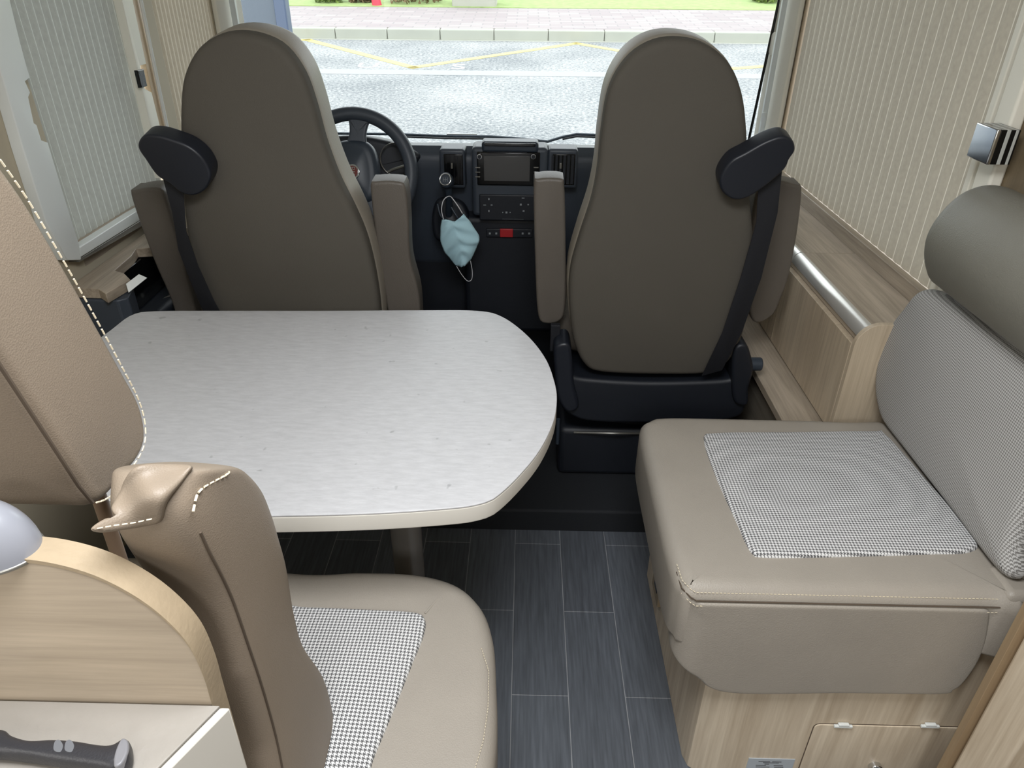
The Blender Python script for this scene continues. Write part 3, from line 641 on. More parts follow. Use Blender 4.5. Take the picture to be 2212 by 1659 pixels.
# ================================================================== GEAR LEVER + KEYS
G0 = P(962, 388, y=2.36)
gl = thing('gear_lever', P(970, 470, y=2.46), 'dash mounted gear lever with silver ringed knob', 'gear lever')
gm = frame(G0, (-0.15, -0.9, 0.45), (0, 0.45, 0.9))
kb = slab('knob', [(0.022*math.cos(k*math.pi/12), 0.025*math.sin(k*math.pi/12)) for k in range(24)], gm, 0.04, 0.008, M_REEL, gl)
bm = bmesh.new(); bm_tube(bm, [(0.0185*math.cos(k*math.pi/16), 0.0185*math.sin(k*math.pi/16), 0.001) for k in range(32)], 0.0026, 8, True); fin('knob_ring', bm, M_CHROME, kb, gm, 60)
bm = bmesh.new()
for x in (-0.007, 0, 0.007): bm_box(bm, x-0.0005, x+0.0005, -0.007, 0.007, 0.0, 0.0012)
bm_box(bm, -0.007, 0.007, -0.0005, 0.0005, 0.0, 0.0012); fin('shift_pattern', bm, M_GREY, kb, gm)
tube('shaft', [G0+Vector((0.002, 0.03, -0.012)), P(970, 425, y=2.40), P(970, 470, y=2.47)], [0.016, 0.011, 0.014], M_REEL, gl, 14)
slab('gaiter', onpts(frame((0, 2.46, 0.7), (0, -1, 0.3), (0, 0.3, 1)), [(940, 435), (965, 425), (1000, 437), (1015, 480), (1000, 520), (945, 520), (932, 480)]), frame((0, 2.46, 0.7), (0, -1, 0.3), (0, 0.3, 1)), 0.15, 0.02, M_BLK, gl, dome=0.02)
for a_ in (0.0, 1.0):
    tube('gaiter_fold', [P(945+30*a_, 440+8*a_, y=2.415), P(953+34*a_, 468, y=2.405), P(975+20*a_, 480, y=2.41)], 0.004, M_REEL, gl, 8, spl=4)

# ================================================================== FACE MASK
mk = thing('face_mask', P(990, 520, y=2.34), 'pale blue surgical face mask hanging by its loops from the gear lever', 'mask')
ym = 2.335
Mm = frame((0, ym, 0.65), (0, -1, 0), (0, 0, 1))
left = [(954, 474), (951, 500), (954, 530), (966, 553), (986, 576)]
right = [(1002, 461), (1018, 482), (1035, 510), (1032, 530), (1017, 562)]
L_ = openspl([Vector((*on(Mm, *p), 0)) for p in left], 6); R_ = openspl([Vector((*on(Mm, *p), 0)) for p in right], 6)
bm = bmesh.new(); NU = 22; grid = []
dip = Vector(on(Mm, 982, 478)) - (L_[0].to_2d()+R_[0].to_2d())/2
for i, (a, b) in enumerate(zip(L_, R_)):
    row = []
    fi = i/(len(L_)-1)
    for j in range(NU+1):
        s = j/NU; p = a.lerp(b, s)
        tri = max(0, 1-abs(s-0.6)/0.4) if s > .2 else 0
        p = p + Vector((0, dip.y*tri*(1-fi)**2, 0)) - Vector((0, 0.004*math.sin(s*math.pi)*fi, 0))
        z = 0.026*math.sin(math.pi*s)*(0.6+0.4*math.sin(math.pi*fi)) + 0.004*math.sin(9*s+5*fi*(1-s)) + 0.0035*math.sin(22*(fi-0.6*abs(s-0.5)))
        row.append(bm.verts.new((p.x, p.y, z)))
    grid.append(row)
for i in range(len(grid)-1):
    for j in range(NU): bm.faces.new((grid[i][j], grid[i][j+1], grid[i+1][j+1], grid[i+1][j]))
mo = fin('mask_cloth', bm, M_MASK, mk, Mm, 80); sd = mo.modifiers.new('s', 'SOLIDIFY'); sd.thickness = 0.0015
tube('ear_loop', [P(958, 474, y=ym), P(954, 455, y=ym), P(956, 438, y=ym+0.01), P(962, 428, y=ym+0.02), P(972, 424, y=ym+.02), P(980, 432, y=ym+0.01), P(990, 446, y=ym), P(999, 461, y=ym)], 0.0016, M_STRING, mk, 6, spl=6)
tube('ear_loop', [P(986, 575, y=ym), P(998, 594, y=ym), P(1010, 607, y=ym), P(1019, 603, y=ym), P(1020, 585, y=ym), P(1016, 562, y=ym)], 0.0014, M_STRING, mk, 6, spl=6)

# ================================================================== TABLE
zt = 0.74
tb_px = [(240, 712), (285, 680), (335, 672), (480, 671), (700, 671), (900, 670), (1030, 671), (1085, 684), (1138, 723), (1178, 773), (1198, 825), (1203, 865), (1195, 912), (1165, 973), (1118, 1030), (1072, 1072), (1040, 1086), (980, 1096), (800, 1108), (560, 1114), (350, 1116), (200, 1060), (120, 960), (120, 840), (180, 760)]
tw = [P(u, v, z=zt) for u, v in tb_px]
tc_ = sum(tw, Vector())/len(tw)
tb = thing('dinette_table', (-0.25, 1.2, ZF), 'oval grey-white stone effect dining table with cream edge on a single post', 'table')
Mt_ = Matrix.Translation((tc_.x, tc_.y, zt))
slab('table_top', [(p.x-tc_.x, p.y-tc_.y) for p in tw], Mt_, 0.004, 0.0015, M_TABLE, tb, n=200)
slab('edge_band', [((p.x-tc_.x)*1.0, (p.y-tc_.y)*1.0) for p in tw], Mt_ @ Matrix.Translation((0, 0, -0.0035)), 0.034, 0.003, M_EDGE, tb, n=200)
cyl('post', (-0.25, 1.2, ZF+0.02), (-0.25, 1.2, 0.705), 0.034, M_LEG, tb, 32)
cyl('foot_plate', (-0.25, 1.2, ZF), (-0.25, 1.2, ZF+0.02), 0.10, M_LEG, tb, 40, 0.004)

# ================================================================== RIGHT BENCH
bn_ = thing('upholstered_bench', (0.6, 1.2, ZF), 'taupe leather bench with check cloth cushion centre on an oak box, right of the aisle', 'bench')
zs = 0.53
top = [P(u, v, z=zs) for u, v in [(1440, 896), (1490, 884), (1640, 883), (1860, 886)]]
pts = [(0.315, 1.50), (0.292, 1.45), (0.288, 1.2), (0.288, 1.01), (0.30, 0.95), (0.34, 0.930), (0.6, 0.927), (0.84, 0.929), (0.92, 0.935), (0.92, 1.2), (0.92, 1.49), (0.80, 1.515), (0.50, 1.52), (0.36, 1.518)]
Mc = Matrix.Translation((0.6, 1.2, zs))
def puff(co):
    # slight crown; left end falls away towards the aisle
    return co
slab('seat_cushion', [(x-0.6, y-1.2) for x, y in pts], Mc, 0.15, 0.035, M_TAUPE, bn_, n=200, rb=0.01, dome=0.004)
# front skirt, wrapping round the aisle corner
zsk = 0.345; Mf = frame((0.6, 0.9225, 0.4), (0, -1, 0), (0, 0, 1))
xl = 0.300-0.6; Rc = 0.045
xr = on(Mf, 2134, 1345)[0]
skp = [(xl-0.060, 0.085), (xl-0.054, 0.097), (xl-0.040, 0.101), (xl+0.02, 0.101), (0.0, 0.101), (xr-0.04, 0.101), (xr-0.012, 0.099), (xr-0.002, 0.090)] + onpts(Mf, [(2132, 1385), (2118, 1425), (2100, 1455), (2078, 1482), (2062, 1492), (2030, 1502), (1820, 1500), (1650, 1502), (1570, 1498), (1530, 1486), (1500, 1462)]) + [(xl-0.04, -0.040), (xl-0.054, -0.025), (xl-0.060, 0.0)]
def wrap(co):
    if co.x < xl+Rc:
        s_ = (xl+Rc-co.x)/Rc
        if s_ < math.pi/2: return Vector((xl+Rc-(Rc+co.z)*math.sin(s_), co.y, -Rc+(Rc+co.z)*math.cos(s_)))
        return Vector((xl-co.z, co.y, -Rc-(s_-math.pi/2)*Rc))
    return co
slab('front_skirt', skp, Mf, 0.02, 0.006, M_TAUPE, bn_, n=300, fn=wrap)
# houndstooth inset
ins = [P(u, v, z=zs+0.010) for u, v in [(1521, 945), (1545, 932), (1700, 930), (1880, 928), (1915, 935), (2010, 1040), (2105, 1150), (2100, 1185), (1990, 1192), (1800, 1197), (1655, 1198), (1622, 1185), (1590, 1120), (1545, 1020)]]
slab('cloth_inset', [(p.x-0.6, p.y-1.2) for p in ins], Matrix.Translation((0.6, 1.2, zs+0.010)), 0.02, 0.010, M_HT, bn_, n=160, dome=0.010)
# seams + stitching along the front edge
def line(zz, yy, u0, u1, v): return [P(u0+(u1-u0)*k/12.0, v, y=yy) for k in range(13)]
fr_ = [Vector((0.325+(0.872-0.325)*k/14.0, 0.9265, 0.505)) for k in range(15)]
lf = [Vector((0.2985, 0.985, 0.517)), Vector((0.302, 0.950, 0.512)), Vector((0.315, 0.932, 0.508))]
tube('seam', lf+fr_, 0.0016, M_SEAM, bn_, 6)
stitches('stitching', [p+Vector((0, 0.008, 0.0125)) for p in lf+fr_], M_STITCH, bn_, 0.0045, 0.0025)
stitches('stitching', [p+Vector((0, -0.003, -0.010)) for p in lf+fr_], M_STITCH, bn_, 0.0045, 0.0025)
# oak box under
px_ = 0.385
pp = [(px_, 1.56), (px_, 0.995), (px_+0.008, 0.97), (px_+0.035, 0.95), (1.03, 0.95), (1.03, 1.53), (0.70, 1.53)]
profile('oak_box', pp, 'Z', ZF, 0.379, M_OAKB, bn_, 0.002)
Md = frame((0.6, 0.9485, 0.2), (0, -1, 0), (0, 0, 1))
dr = onpts(Md, [(1752, 1590), (1770, 1568), (1800, 1565), (1950, 1569), (2060, 1574), (2078, 1590), (2074, 1620)])
x0 = dr[0][0]; x1 = dr[5][0]; y1 = dr[3][1]; y0 = y1-0.19
def rrect(x0, y0, x1, y1, r, k=5):
    o = []
    for (cx, cy, a0) in ((x1-r, y0+r, -90), (x1-r, y1-r, 0), (x0+r, y1-r, 90), (x0+r, y0+r, 180)):
        for i in range(k+1):
            a = math.radians(a0+90*i/k); o.append((cx+r*math.cos(a), cy+r*math.sin(a)))
    return o
gp = slab('flap_gap', rrect(x0-0.002, y0-0.002, x1+0.002, y1+0.002, 0.014), frame((0.6, 0.9495, 0.2), (0, -1, 0), (0, 0, 1)), 0.004, 0.0003, M_SEAM, bn_, smooth=False, ngon=True)
fp = slab('flap_door', rrect(x0, y0, x1, y1, 0.012), frame((0.6, 0.947, 0.2), (0, -1, 0), (0, 0, 1)), 0.006, 0.001, M_OAKL_Y, bn_, smooth=False, ngon=True)
for u in (1822, 2010):
    a = P(u, 1567, y=0.945); box('hinge', a.x-0.019, a.x+0.019, 0.942, 0.948, a.z-0.006, a.z, M_WHITE, fp, 0.001); box('hinge', a.x-0.011, a.x+0.011, 0.9415, 0.949, a.z, a.z+0.005, M_WHITE, fp, 0.001)
a = P(1890, 1657, y=0.943)
lk = cyl('lock', a+Vector((0, 0.006, 0)), a+Vector((0, -0.008, 0)), 0.014, M_CHROME, fp, 28, 0.002)
cyl('lock_core', a+Vector((0, -0.0081, 0)), a+Vector((0, -0.0092, 0)), 0.007, M_GLOSS, lk, 20)
a = P(1618, 1639, y=0.9475); b = P(1718, 1642, y=0.9475)
st_ = thing('info_sticker', ((a.x+b.x)/2, 0.9475, a.z-0.05), 'small silver printed sticker on oak bench box left of flap', 'sticker')
box('sticker_plate', a.x, b.x, 0.9482, 0.9498, a.z-0.055, a.z, M_LAB, st_)
for (xx, w_, zz) in ((0.35, 0.25, 0.010), (0.62, 0.2, 0.010), (0.5, 0.34, 0.014), (0.42, 0.10, 0.019), (0.30, 0.22, 0.024), (0.68, 0.2, 0.024), (0.35, 0.3, 0.030), (0.7, 0.2, 0.030)):
    X = a.x+(b.x-a.x)*xx; W_ = (b.x-a.x)*w_/2; box('print_line', X-W_, X+W_, 0.9478, 0.9485, a.z-zz-0.0008, a.z-zz+0.0008, M_INK, st_)
# socket on the aisle side of the oak box
a = P(1427, 1260, x=px_-0.001)
box('socket_plate', px_-0.012, px_+0.004, a.y-0.04, a.y+0.05, a.z-0.05, a.z+0.03, M_OAKE, bn_, 0.003)
box('socket_hole', px_-0.014, px_-0.006, a.y-0.02, a.y+0.02, a.z-0.022, a.z+0.022, M_GLOSS, bn_, 0.004)
# leather corner piece at wall end
box('corner_pad', 0.88, 1.045, 0.927, 1.01, 0.37, 0.535, M_TAUPE, bn_, 0.015)
# backrest
bO = Vector((0.878, 1.23, 0.525)); bt = Vector((0.10, 0, 1)).normalized(); bn3 = Vector((-1, 0, 0.10)).normalized()
Mk = frame(bO, bn3, bt)     # local x = up x n
sx = (Mk.col[0].to_3d()).y  # sign of local X along world Y
outl = [(-0.22, 0.0), (0.0, -0.005), (0.20, 0.0), (0.255, 0.03), (0.275, 0.10), (0.268, 0.20), (0.235, 0.30), (0.19, 0.37), (-0.1, 0.37), (-0.25, 0.37), (-0.30, 0.33), (-0.31, 0.2), (-0.29, 0.06), (-0.26, 0.01)]
bkp = onpts(Mk, [(1886, 872), (1882, 830), (1888, 780), (1904, 722), (1940, 668), (1992, 622), (2100, 688), (2212, 764), (2290, 816), (2318, 870), (2262, 985), (2205, 1100), (2178, 1190), (2176, 1240), (2140, 1232), (2040, 1098), (1945, 975), (1900, 915)])
bkr = slab('backrest', bkp, Mk @ Matrix.Translation((0, 0, -0.028)), 0.058, 0.025, M_TAUPE, bn_, n=160, rb=0.01)
slab('cloth_cover', bkp, Mk, 0.034, 0.026, M_HTB, bkr, n=160, dome=0.012, rb=0.004)
hprof = [(0.905, 0.905), (0.868, 0.94), (0.850, 1.0), (0.864, 1.06), (0.902, 1.108), (0.955, 1.122), (1.01, 1.10), (1.032, 1.04), (1.035, 0.96), (1.02, 0.905)]
Mh2 = frame((0.95, 1.51, 1.0), (0, 1, 0), (0, 0, 1)); sgx = Mh2.col[0].to_3d().x
hdr = slab('headrest', [((x-0.95)*sgx, z-1.0) for x, z in hprof], Mh2, 0.46, 0.045, M_HEAD, bn_, n=90, dome=0.008)
# tall oak post at the near right
tp = thing('oak_partition', (0.93, 0.83, ZF), 'oak upright partition panel at bottom right, beside the bench box', 'panel')
box('panel_face', 0.873, 1.045, 0.77, 0.862, ZF, 1.2, M_OAKB, tp, 0.008)
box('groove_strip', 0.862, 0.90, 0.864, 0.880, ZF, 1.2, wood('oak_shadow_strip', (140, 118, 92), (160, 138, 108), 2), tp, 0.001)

# ================================================================== LEFT DINETTE SEAT
ls = thing('dinette_bench', (-0.45, 0.75, ZF), 'tan leather dinette bench with tall backrest and check cloth seat, left of the aisle', 'bench')
z2 = 0.50
cp = [P(u, v, z=z2) for u, v in [(640, 1223), (780, 1221), (900, 1226), (985, 1248), (1038, 1292), (1064, 1355), (1072, 1450), (1072, 1600)]] + [Vector((-0.045, 0.50, 0)), Vector((-0.08, 0.44, 0)), Vector((-0.5, 0.44, 0)), Vector((-0.95, 0.46, 0)), Vector((-0.98, 0.7, 0)), Vector((-0.95, 0.98, 0)), Vector((-0.7, 1.03, 0))]
slab('seat_cushion', [(p.x+0.45, p.y-0.75) for p in cp], Matrix.Translation((-0.45, 0.75, z2)), 0.15, 0.035, M_TAUPE, ls, n=200, dome=0.003)
ip = [P(u, v, z=z2+0.008) for u, v in [(560, 1312), (665, 1309), (800, 1314), (895, 1320), (918, 1335), (914, 1370), (890, 1430), (850, 1530), (808, 1630), (770, 1720), (640, 1730), (500, 1700), (470, 1500)]]
slab('cloth_inset', [(p.x+0.45, p.y-0.75) for p in ip], Matrix.Translation((-0.45, 0.75, z2+0.009)), 0.02, 0.008, M_HT, ls, n=160, dome=0.008)
stitches('stitching', [P(u, v, z=z2+0.001) for u, v in [(1040, 1400), (1056, 1450), (1054, 1530), (1044, 1600), (1020, 1680)]], M_STITCH, ls, 0.003, 0.002, 0.0005)
tube('pleat', [P(918, 1325, z=z2+0.002), P(948, 1290, z=z2+0.0)], 0.002, M_TAUPE, ls, 6)
box('seat_box', -0.95, -0.12, 0.48, 0.98, ZF, 0.352, M_OAK_X, ls, 0.01)
# lower backrest bolster
XB = -0.27
Mb1 = frame((XB, 0.6, 0.8), (1, 0, 0), (0, 0, 1))
LA = [(455, 1003), (428, 1020), (416, 1060), (414, 1105), (426, 1148), (446, 1190), (476, 1243), (503, 1300), (534, 1390), (562, 1490), (592, 1600), (612, 1700), (625, 1760)]
LB = [(500, 998), (545, 1014), (588, 1056), (612, 1110), (628, 1165), (642, 1220), (650, 1275), (658, 1330), (676, 1398), (722, 1470), (744, 1570), (758, 1690), (762, 1760)]
bb = loft_pairs('backrest', onpts(Mb1, LA), onpts(Mb1, LB), Mb1, 0.085, M_TAN, ls, 0.10, 0.02, 3.6, 80, 40)
lA = [Vector(p) for p in onpts(Mb1, LA)]; lB = [Vector(p) for p in onpts(Mb1, LB)]
def bolster(i, w, z): p = lA[i].lerp(lB[i], w); return Mb1 @ Vector((p.x, p.y, z))
tube('seam', openspl([bolster(i, 0.088, -0.0072) for i in range(4, 13)], 5), 0.0014, M_SEAM, bb, 6)
stitches('stitching', openspl([bolster(3, 0.05, -0.004), bolster(2, 0.12, -0.004), bolster(2, 0.4, 0.001)+Vector((0, 0, 0.018)), bolster(1, 0.6, -0.004), bolster(1, 0.95, -0.012)], 5), M_STITCH, bb, 0.006, 0.003, 0.0011)
# crumpled flap
Mfl = frame(P(300, 1080, y=0.448), (0.2, -0.7, 0.6), (0, 0.2, 1))
def crump(co):
    return Vector((co.x, co.y, co.z + 0.007*math.sin(co.x*95+co.y*70) + 0.006*math.sin(co.x*50-co.y*130+1)))
fm = slab('leather_flap', onpts(Mfl, [(262, 1035), (300, 1006), (350, 1000), (405, 1004), (396, 1030), (360, 1090), (340, 1126), (300, 1138), (255, 1146), (222, 1150), (205, 1142), (230, 1120), (250, 1118), (235, 1095), (246, 1060)]), Mfl, 0.012, 0.004, M_TAN, ls, n=120, fn=crump)
stitches('stitching', [p+Vector((0.004, -0.004, 0.004)) for p in [Mfl @ Vector((*on(Mfl, u, v), 0.004)) for u, v in [(212, 1142), (245, 1136), (290, 1130), (335, 1120)]]], M_STITCH, fm, 0.004, 0.002, 0.0006)
# upper headrest block
XH = -0.40
Mh1 = frame((XH, 0.6, 1.1), (1, 0, 0), (0, 0, 1))
hpx = [(-80, 215), (0, 335), (62, 425), (130, 540), (200, 665), (268, 790), (306, 862), (321, 920), (318, 965), (296, 1008), (262, 1040), (246, 1068), (206, 1092), (170, 1045), (100, 935), (0, 782), (-90, 650), (-130, 590)]
hb = slab('headrest', onpts(Mh1, hpx), Mh1, 0.50, 0.014, M_TAN, ls, n=180, rb=0.02, ngon=True)
stitches('stitching', openspl([P(u, v, x=XH+0.001) for u, v in [(0, 345), (62, 435), (128, 548), (196, 668), (262, 790), (300, 865), (314, 920), (311, 963), (290, 1003), (258, 1036)]], 4), M_STITCH, hb, 0.0065, 0.0035, 0.0009)
stitches('stitching', [P(u, v, x=XH+0.003) for u, v in [(250, 1060), (240, 1072), (222, 1082), (206, 1086)]], M_STITCH, hb, 0.005, 0.002, 0.0009)
tube('seam', [P(u, v, x=XH+0.001) for u, v in [(-80, 665), (0, 790), (100, 942), (170, 1050), (200, 1086)]], 0.0018, M_SEAM, hb, 6)
a = P(222, 1095, x=-0.47); b = P(240, 1190, x=-0.47)
cyl('support_rod', a+Vector((0, 0, 0.02)), b-Vector((0, 0, 0.35)), 0.008, mat('tan_rod', (140, 118, 98), 0.4), ls, 16)

# ================================================================== KITCHEN END
zk = 0.90
YK = 0.42
kc = thing('kitchen_unit', (-0.7, 0.1, ZF), 'pale kitchen worktop end with cream front at bottom left under the knife', 'kitchen unit')
w0 = P(465, 1547, z=zk); w1 = P(352, 1659, z=zk); dd = (w1-w0); w2 = w0+dd*6
wp_ = [(w0.x, YK-0.002), (w2.x, w2.y), (-1.2, w2.y), (-1.2, YK-0.002)]
profile('worktop', wp_, 'Z', zk-0.03, zk, M_COUNTER, kc, 0.001)
profile('cabinet_body', [(w0.x-0.002, YK-0.004), (w2.x-0.002, w2.y), (-1.19, w2.y), (-1.19, YK-0.004)], 'Z', ZF, zk-0.031, M_EDGE, kc, 0.002)
profile('front_bevel', [(w0.x+0.0005, YK-0.003), (w0.x+0.010, YK-0.003), (w2.x+0.010, w2.y), (w2.x+0.0005, w2.y)], 'Z', zk-0.12, zk-0.001, M_EDGE, kc, 0.002)
Mq = frame((-0.5, YK, 1.0), (0, -1, 0), (0, 0, 1))
arc = [(-60, 1190), (0, 1172), (60, 1170), (110, 1172), (180, 1185), (250, 1208), (318, 1244), (380, 1295), (425, 1350), (450, 1400), (462, 1460), (480, 1530), (503, 1600), (500, 1648)]
ol = onpts(Mq, arc); front = onpts(Mq, [(u-((30 if v > 1240 else 12)), v+(32 if u < 300 else 12)) for u, v in arc])
up_ = thing('oak_upstand', (-0.5, YK+0.01, zk), 'rounded oak end panel with pale edge band behind the kitchen worktop', 'panel')
zb = on(Mq, 470, 1547)[1]
# rounded quarter outline on the near face plane
near = onpts(Mq, [(-200, 1235), (-60, 1212), (0, 1204), (100, 1213), (200, 1240), (290, 1285), (360, 1338), (410, 1395), (440, 1460), (455, 1510), (470, 1560), (497, 1650)])
lo = near[-1]
outl2 = near + [(lo[0]-0.0, lo[1]-0.03), (near[0][0], lo[1]-0.03)]
slab('panel_face', outl2, Mq, 0.001, 0.0002, M_OAK_X, up_, smooth=False, ngon=True)
# edge band: strip following the curve, 22 mm deep
bm = bmesh.new(); A = []; 
ns = openspl([Vector((*p, 0)) for p in near], 6)
for p in ns: A.append((bm.verts.new((p.x, p.y, 0.0006)), bm.verts.new((p.x, p.y, -0.026)), bm.verts.new((p.x*1.0, p.y-0.004, 0.0006)), bm.verts.new((p.x, p.y-0.004, -0.026))))
for q, s in zip(A, A[1:]):
    bm.faces.new((q[0], s[0], s[1], q[1])); bm.faces.new((q[2], s[2], s[0], q[0])); bm.faces.new((q[3], q[1], s[1], s[3])); bm.faces.new((q[2], q[3], s[3], s[2]))
fin('edge_band', bm, M_OAKE, up_, Mq, 60)
back = [(p[0], p[1]-0.002) for p in near] + [(lo[0], lo[1]-0.03), (near[0][0], lo[1]-0.03)]
slab('panel_core', back, Mq @ Matrix.Translation((0, 0, -0.0012)), 0.0238, 0.0003, M_OAK_X, up_, smooth=False, ngon=True)
# grey-white rounded hood leaning on the panel
hc = P(-22, 1190, y=YK+0.012); 
hw = thing('plastic_dome', hc, 'glossy grey-white domed plastic cover at left edge on top of the oak end panel', 'dome')
bm = bmesh.new(); rings = []
for k in range(13):
    a = math.pi/2*k/12.5; rings.append([bm.verts.new((0.042*math.cos(a)*math.cos(j*math.pi/24), 0.030*math.cos(a)*math.sin(j*math.pi/24), 0.052*math.sin(a))) for j in range(48)])
for A, B in zip(rings, rings[1:]):
    for j in range(48): bm.faces.new((A[j], A[(j+1) % 48], B[(j+1) % 48], B[j]))
bm.faces.new(rings[0]); bm.faces.new(rings[-1]); fin('shell', bm, M_HOOD, hw, Matrix.Translation(hc))
bm = bmesh.new(); bm_tube(bm, [(0.041*math.cos(j*math.pi/24), 0.029*math.sin(j*math.pi/24), 0) for j in range(48)], 0.0022, 8, True); fin('rim', bm, M_STEEL, hw, Matrix.Translation(hc), 60)

# knife handle
kn = thing('kitchen_knife', P(130, 1620, z=zk+0.012), 'black handled kitchen knife lying on the pale worktop', 'knife')
Mn = frame((P(130, 1610, z=zk+0.02)), (0, 0, 1), (0, 1, 0))
KA = [(-60, 1572), (0, 1568), (22, 1582), (60, 1593), (110, 1590), (160, 1593), (210, 1601), (240, 1600), (262, 1588), (279, 1594)]
KB = [(-60, 1620), (0, 1622), (22, 1624), (60, 1628), (110, 1636), (160, 1643), (210, 1650), (240, 1655), (262, 1650), (280, 1630)]
loft_pairs('handle', onpts(Mn, KA), onpts(Mn, KB), Mn, 0.0195, M_KNIFE, kn, 0.01, 0.04, 2.6, 60, 28)
slab('end_cap', onpts(Mn, [(262, 1596), (276, 1600), (276, 1625), (262, 1650), (246, 1654), (248, 1625)]), Mn @ Matrix.Translation((0, 0, 0.0006)), 0.018, 0.002, mat('cap_grey', (120, 120, 124), 0.4), kn, n=60)
Mn2 = Mn @ Matrix.Translation((0, 0, 0.0002))
for off in (0, 24):
    slab('handle_mark', onpts(Mn2, [(118+off, 1602), (128+off, 1598), (136+off, 1610), (130+off, 1624), (116+off, 1620)]), Mn2, 0.0006, 0.0002, mat('faint_mark', (98, 100, 104), 0.5), kn, n=30)
a = Mn @ Vector((*on(Mn, -60, 1572), 0)); b = Mn @ Vector((*on(Mn, -60, 1620), 0))
profile('blade', [(a.x, a.y), (b.x, b.y), (b.x-0.10, b.y-0.01), (b.x-0.16, b.y+0.02)], 'Z', zk+0.008, zk+0.010, M_CHROME, kn)

# ================================================================== LEFT SHELF AND CONSOLE BY THE DRIVER
sh = thing('window_shelf', (-1.1, 1.9, 0.72), 'oak shelf with rounded corner under the left window behind the driver', 'shelf')
shz = 0.76
sp_ = [P(u, v, z=shz) for u, v in [(120, 606), (161, 584), (300, 490), (420, 410), (440, 470), (330, 535), (294, 537), (284, 552), (247, 584), (268, 590), (281, 603), (228, 634), (212, 624), (150, 622)]]
sp_ = [(max(p.x, XL+0.031), p.y) for p in sp_]
profile('shelf_board', sp_, 'Z', shz-0.028, shz, M_OAK_Y, sh, 0.002)
cn = thing('door_console', (-1.05, 2.0, 0.012), 'black side storage console with glossy tray between left window and driver seat', 'console')
box('console_body', XL+0.01, -1.07, 1.72, 2.5, 0.012, 0.60, M_BLK, cn, 0.02)
box('console_wall', XL+0.01, -1.14, 1.76, 2.35, 0.60, 0.73, M_GLOSS, cn, 0.004)
profile('end_post', [(-1.17, 1.70), (-1.06, 1.70), (-1.04, 1.72), (-1.06, 1.79), (-1.17, 1.79)], 'Z', 0.3, 0.731, M_DASH, cn, 0.004)
tube('tray_rail', [P(292, 676, y=1.93), P(330, 660, y=1.98), P(372, 638, y=2.04)], 0.006, M_STEEL, cn, 8)
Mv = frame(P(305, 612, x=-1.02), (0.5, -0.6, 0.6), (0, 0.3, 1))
slab('painted_reflection', onpts(Mv, [(272, 613), (300, 592), (318, 600), (278, 632)]), Mv, 0.004, 0.001, M_WHITE, cn, smooth=False, ngon=True)  # white slab standing in for the window's reflection in the console

# ================================================================== OUTSIDE
GS, G0z = 0.08, -0.75
Gn = Vector((0, -GS, 1)).normalized()
Mg = frame((0, 0, G0z), Gn, (0, 1, GS))
def G(u, v, dz=0.0):
    M2 = Mg @ Matrix.Translation((0, 0, dz)); q = on(M2, u, v); return (q[0], q[1])
def ext(name, pts, z0, z1, m, parent=None, kind=None):
    bm = bmesh.new(); A = [bm.verts.new((p[0], p[1], z0)) for p in pts]; B = [bm.verts.new((p[0], p[1], z1)) for p in pts]; n = len(pts)
    for i in range(n): bm.faces.new((A[i], A[(i+1) % n], B[(i+1) % n], B[i]))
    bm.faces.new(A); bm.faces.new(B); o = fin(name, bm, m, parent, Mg); 
    if kind: o['kind'] = kind
    return o
kA, kB = G(625, 83), G(1659, 94)
kd = (Vector(kB)-Vector(kA)).normalized(); kn_ = Vector((-kd.y, kd.x))
def K(s, d): p = Vector(kA)+kd*s+kn_*d; return (p.x, p.y)
KH = 0.17
ext('road', [(-40, 3.6), (40, 3.6), K(40, 0.02), K(-40, 0.02)], -0.3, 0.0, M_ASPH, kind='structure')
# kerb stones: one thing each
edges = [625, 725, 837, 951, 1067, 1184, 1305, 1423, 1542, 1662]
ss = [(Vector(G(u, 83+(u-625)*0.0106))-Vector(kA)).dot(kd) for u in edges]
step = (ss[-1]-ss[0])/(len(ss)-1)
for i in range(0, len(ss)-1):
    s0 = ss[i] if 0 <= i < len(ss) else ss[0]+step*i; s1 = ss[i+1] if 0 <= i+1 < len(ss) else ss[0]+step*(i+1)
    if i == -1: s1 = ss[0]
    o = ext('kerb_stone', [K(s0+0.004, 0), K(s1-0.004, 0), K(s1-0.004, 0.15), K(s0+0.004, 0.15)], -0.02, KH, M_KERB)
    b = o.modifiers.new('bevel', 'BEVEL'); b.width = 0.02; b.segments = 2
    ordn = ['first', 'second', 'third', 'fourth', 'fifth', 'sixth', 'seventh', 'eighth', 'ninth']
    tag(o, 'pale concrete kerb stone across the road, %s from the left in the windscreen' % ordn[i], 'kerb stone', 'kerb stones across the road')
e_ = ext('road_gutter', [K(-12, -0.06), K(26, -0.06), K(26, -0.001), K(-12, -0.001)], -0.01, 0.004, M_KERBT); e_['kind'] = 'structure'
pf = (Vector(G(625, 13, KH))-Vector(kA)).dot(kn_)
pf2 = (Vector(G(1659, 19, KH))-Vector(kA)).dot(kn_)
ext('pavement', [K(-40, 0.15), K(40, 0.15), K(40, pf2), K(0, pf), K(-40, pf)], -0.02, KH, M_PAVE, kind='structure')
ext('grass_verge', [K(-40, pf), K(0, pf), K(40, pf2), K(40, 40), K(-40, 40)], -0.02, KH+0.01, M_GRASS, kind='structure')
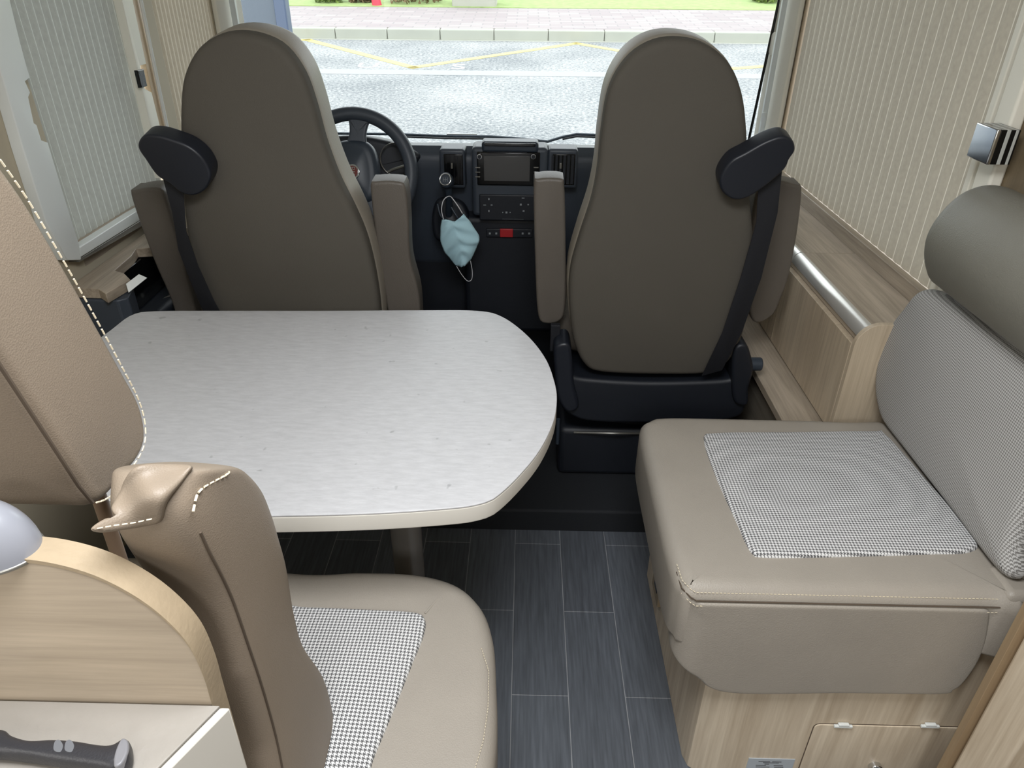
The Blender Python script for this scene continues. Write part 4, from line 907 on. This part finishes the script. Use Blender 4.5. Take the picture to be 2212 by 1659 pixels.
# paler road strip (a trench line) and yellow zigzag
ext('road_seam', [G(380, 156), G(1750, 172), G(1750, 161), G(380, 146)], 0.001, 0.004, M_WPAINT if 0 else mat('pale_tar', (152, 156, 158), 0.9), kind='structure')
def stripe(pts, w):
    out = []
    for a, b in zip(pts, pts[1:]):
        a, b = Vector(a), Vector(b); d = (b-a).normalized(); n = Vector((-d.y, d.x))*w/2
        out.append([a-n-d*w/2, b-n+d*w/2, b+n+d*w/2, a+n-d*w/2])
    return out
zz = [G(u, v) for u, v in [(600, 89), (665, 86.5), (893, 146), (1245, 94), (1420, 124), (1560, 150), (1700, 140)]]
bm = bmesh.new()
for q in stripe(zz, 0.14):
    A = [bm.verts.new((p.x, p.y, 0.001)) for p in q]; B = [bm.verts.new((p.x, p.y, 0.005)) for p in q]
    bm.faces.new(A); bm.faces.new(B)
    for i in range(4): bm.faces.new((A[i], A[(i+1) % 4], B[(i+1) % 4], B[i]))
tag(fin('zigzag_line', bm, M_YEL, None, Mg), 'yellow zigzag line painted on the far lane of the road', 'road marking')
for ch, u, v in (('U', 795, 142), ('S', 990, 145)):
    g = G(u, v); o = text('road_letter', ch, 0.5, 0.002, Mg @ Matrix.Translation((g[0], g[1], 0.003)), M_WPAINT)
    tag(o, 'white letter %s painted on the road beyond the windscreen' % ch, 'road marking')
# shrubs, stone block, red object
def shrub(u, r, h, m, label):
    g = G(u, 12, KH); p = Mg @ Vector((g[0], g[1]+0.5, KH))
    t = thing('roadside_shrub', p, label, 'shrub')
    bm = bmesh.new()
    for k in range(420):
        a = random.uniform(0, 6.28); rr = r*math.sqrt(random.random()); z = random.uniform(0, h)*(1-0.5*(rr/r)**2)
        c = Vector((rr*math.cos(a), rr*math.sin(a), z)); R_ = Matrix.Rotation(random.uniform(0, 6.28), 3, Vector((random.random()-.5, random.random()-.5, random.random())).normalized())
        vs = [bm.verts.new(c+R_ @ Vector(q)) for q in ((-0.05, 0, 0), (0, -0.03, 0.02), (0.06, 0, 0), (0, 0.03, 0.02))]; bm.faces.new(vs)
    f = fin('foliage', bm, m, t, Matrix.Translation(p)); 
    bm = bmesh.new()
    for k in range(5):
        a = k*1.26; bm_tube(bm, [(0, 0, -0.03), (0.3*r*math.cos(a), 0.3*r*math.sin(a), h*0.4), (0.6*r*math.cos(a), 0.6*r*math.sin(a), h*0.8)], 0.012, 5)
    fin('stems', bm, M_LEAF, t, Matrix.Translation(p)); return t
shrub(700, 0.30, 0.7, M_LEAFG, 'small green and brown shrub on the verge near the grey gate')
shrub(772, 0.26, 0.6, M_LEAF, 'brown bare shrub just left of the small red object')
shrub(888, 0.55, 0.7, M_LEAF, 'wide brown shrub between red object and pale stone block')
shrub(1672, 0.35, 0.5, M_LEAFG, 'small yellow green shrub at the right end of the grass verge')
g = G(1024, 15, KH); p = Mg @ Vector((g[0], g[1], KH))
tag(box('stone_block', p.x-0.45, p.x+0.45, p.y+0.0, p.y+0.6, p.z-0.05, p.z+0.7, M_STONE, bev=0.03), 'pale square stone block standing at the edge of the grass verge', 'stone block')
g = G(815, 12, KH); p = Mg @ Vector((g[0], g[1], KH))
tag(tube('hydrant_post', [p+Vector((0, 0, -0.03)), p+Vector((-0.02, 0, 0.1)), p+Vector((-0.05, 0, 0.4))], [0.10, 0.09, 0.05], mat('red_paint', (206, 60, 80), 0.6), seg=14), 'small red object standing on the verge between brown shrubs', 'post')
# grey ribbed gate on the left outside
q = P(614, 40, y=6.0)
gt = thing('ribbed_gate', (q.x-1.5, 6.05, -0.3), 'blue-grey ribbed metal gate outside, left of windscreen', 'gate')
zg = G0z+GS*6.0
for k in range(7):
    box('gate_board', q.x-3.0, q.x-0.06, 6.0, 6.05, zg+0.02+k*0.42, zg+0.43+k*0.42-0.012, M_GATE, gt, 0.006)
box('gate_post', q.x-0.058, q.x+0.03, 5.97, 6.08, zg, zg+3.0, mat('gate_dark', (70, 82, 104), 0.4), gt, 0.01)
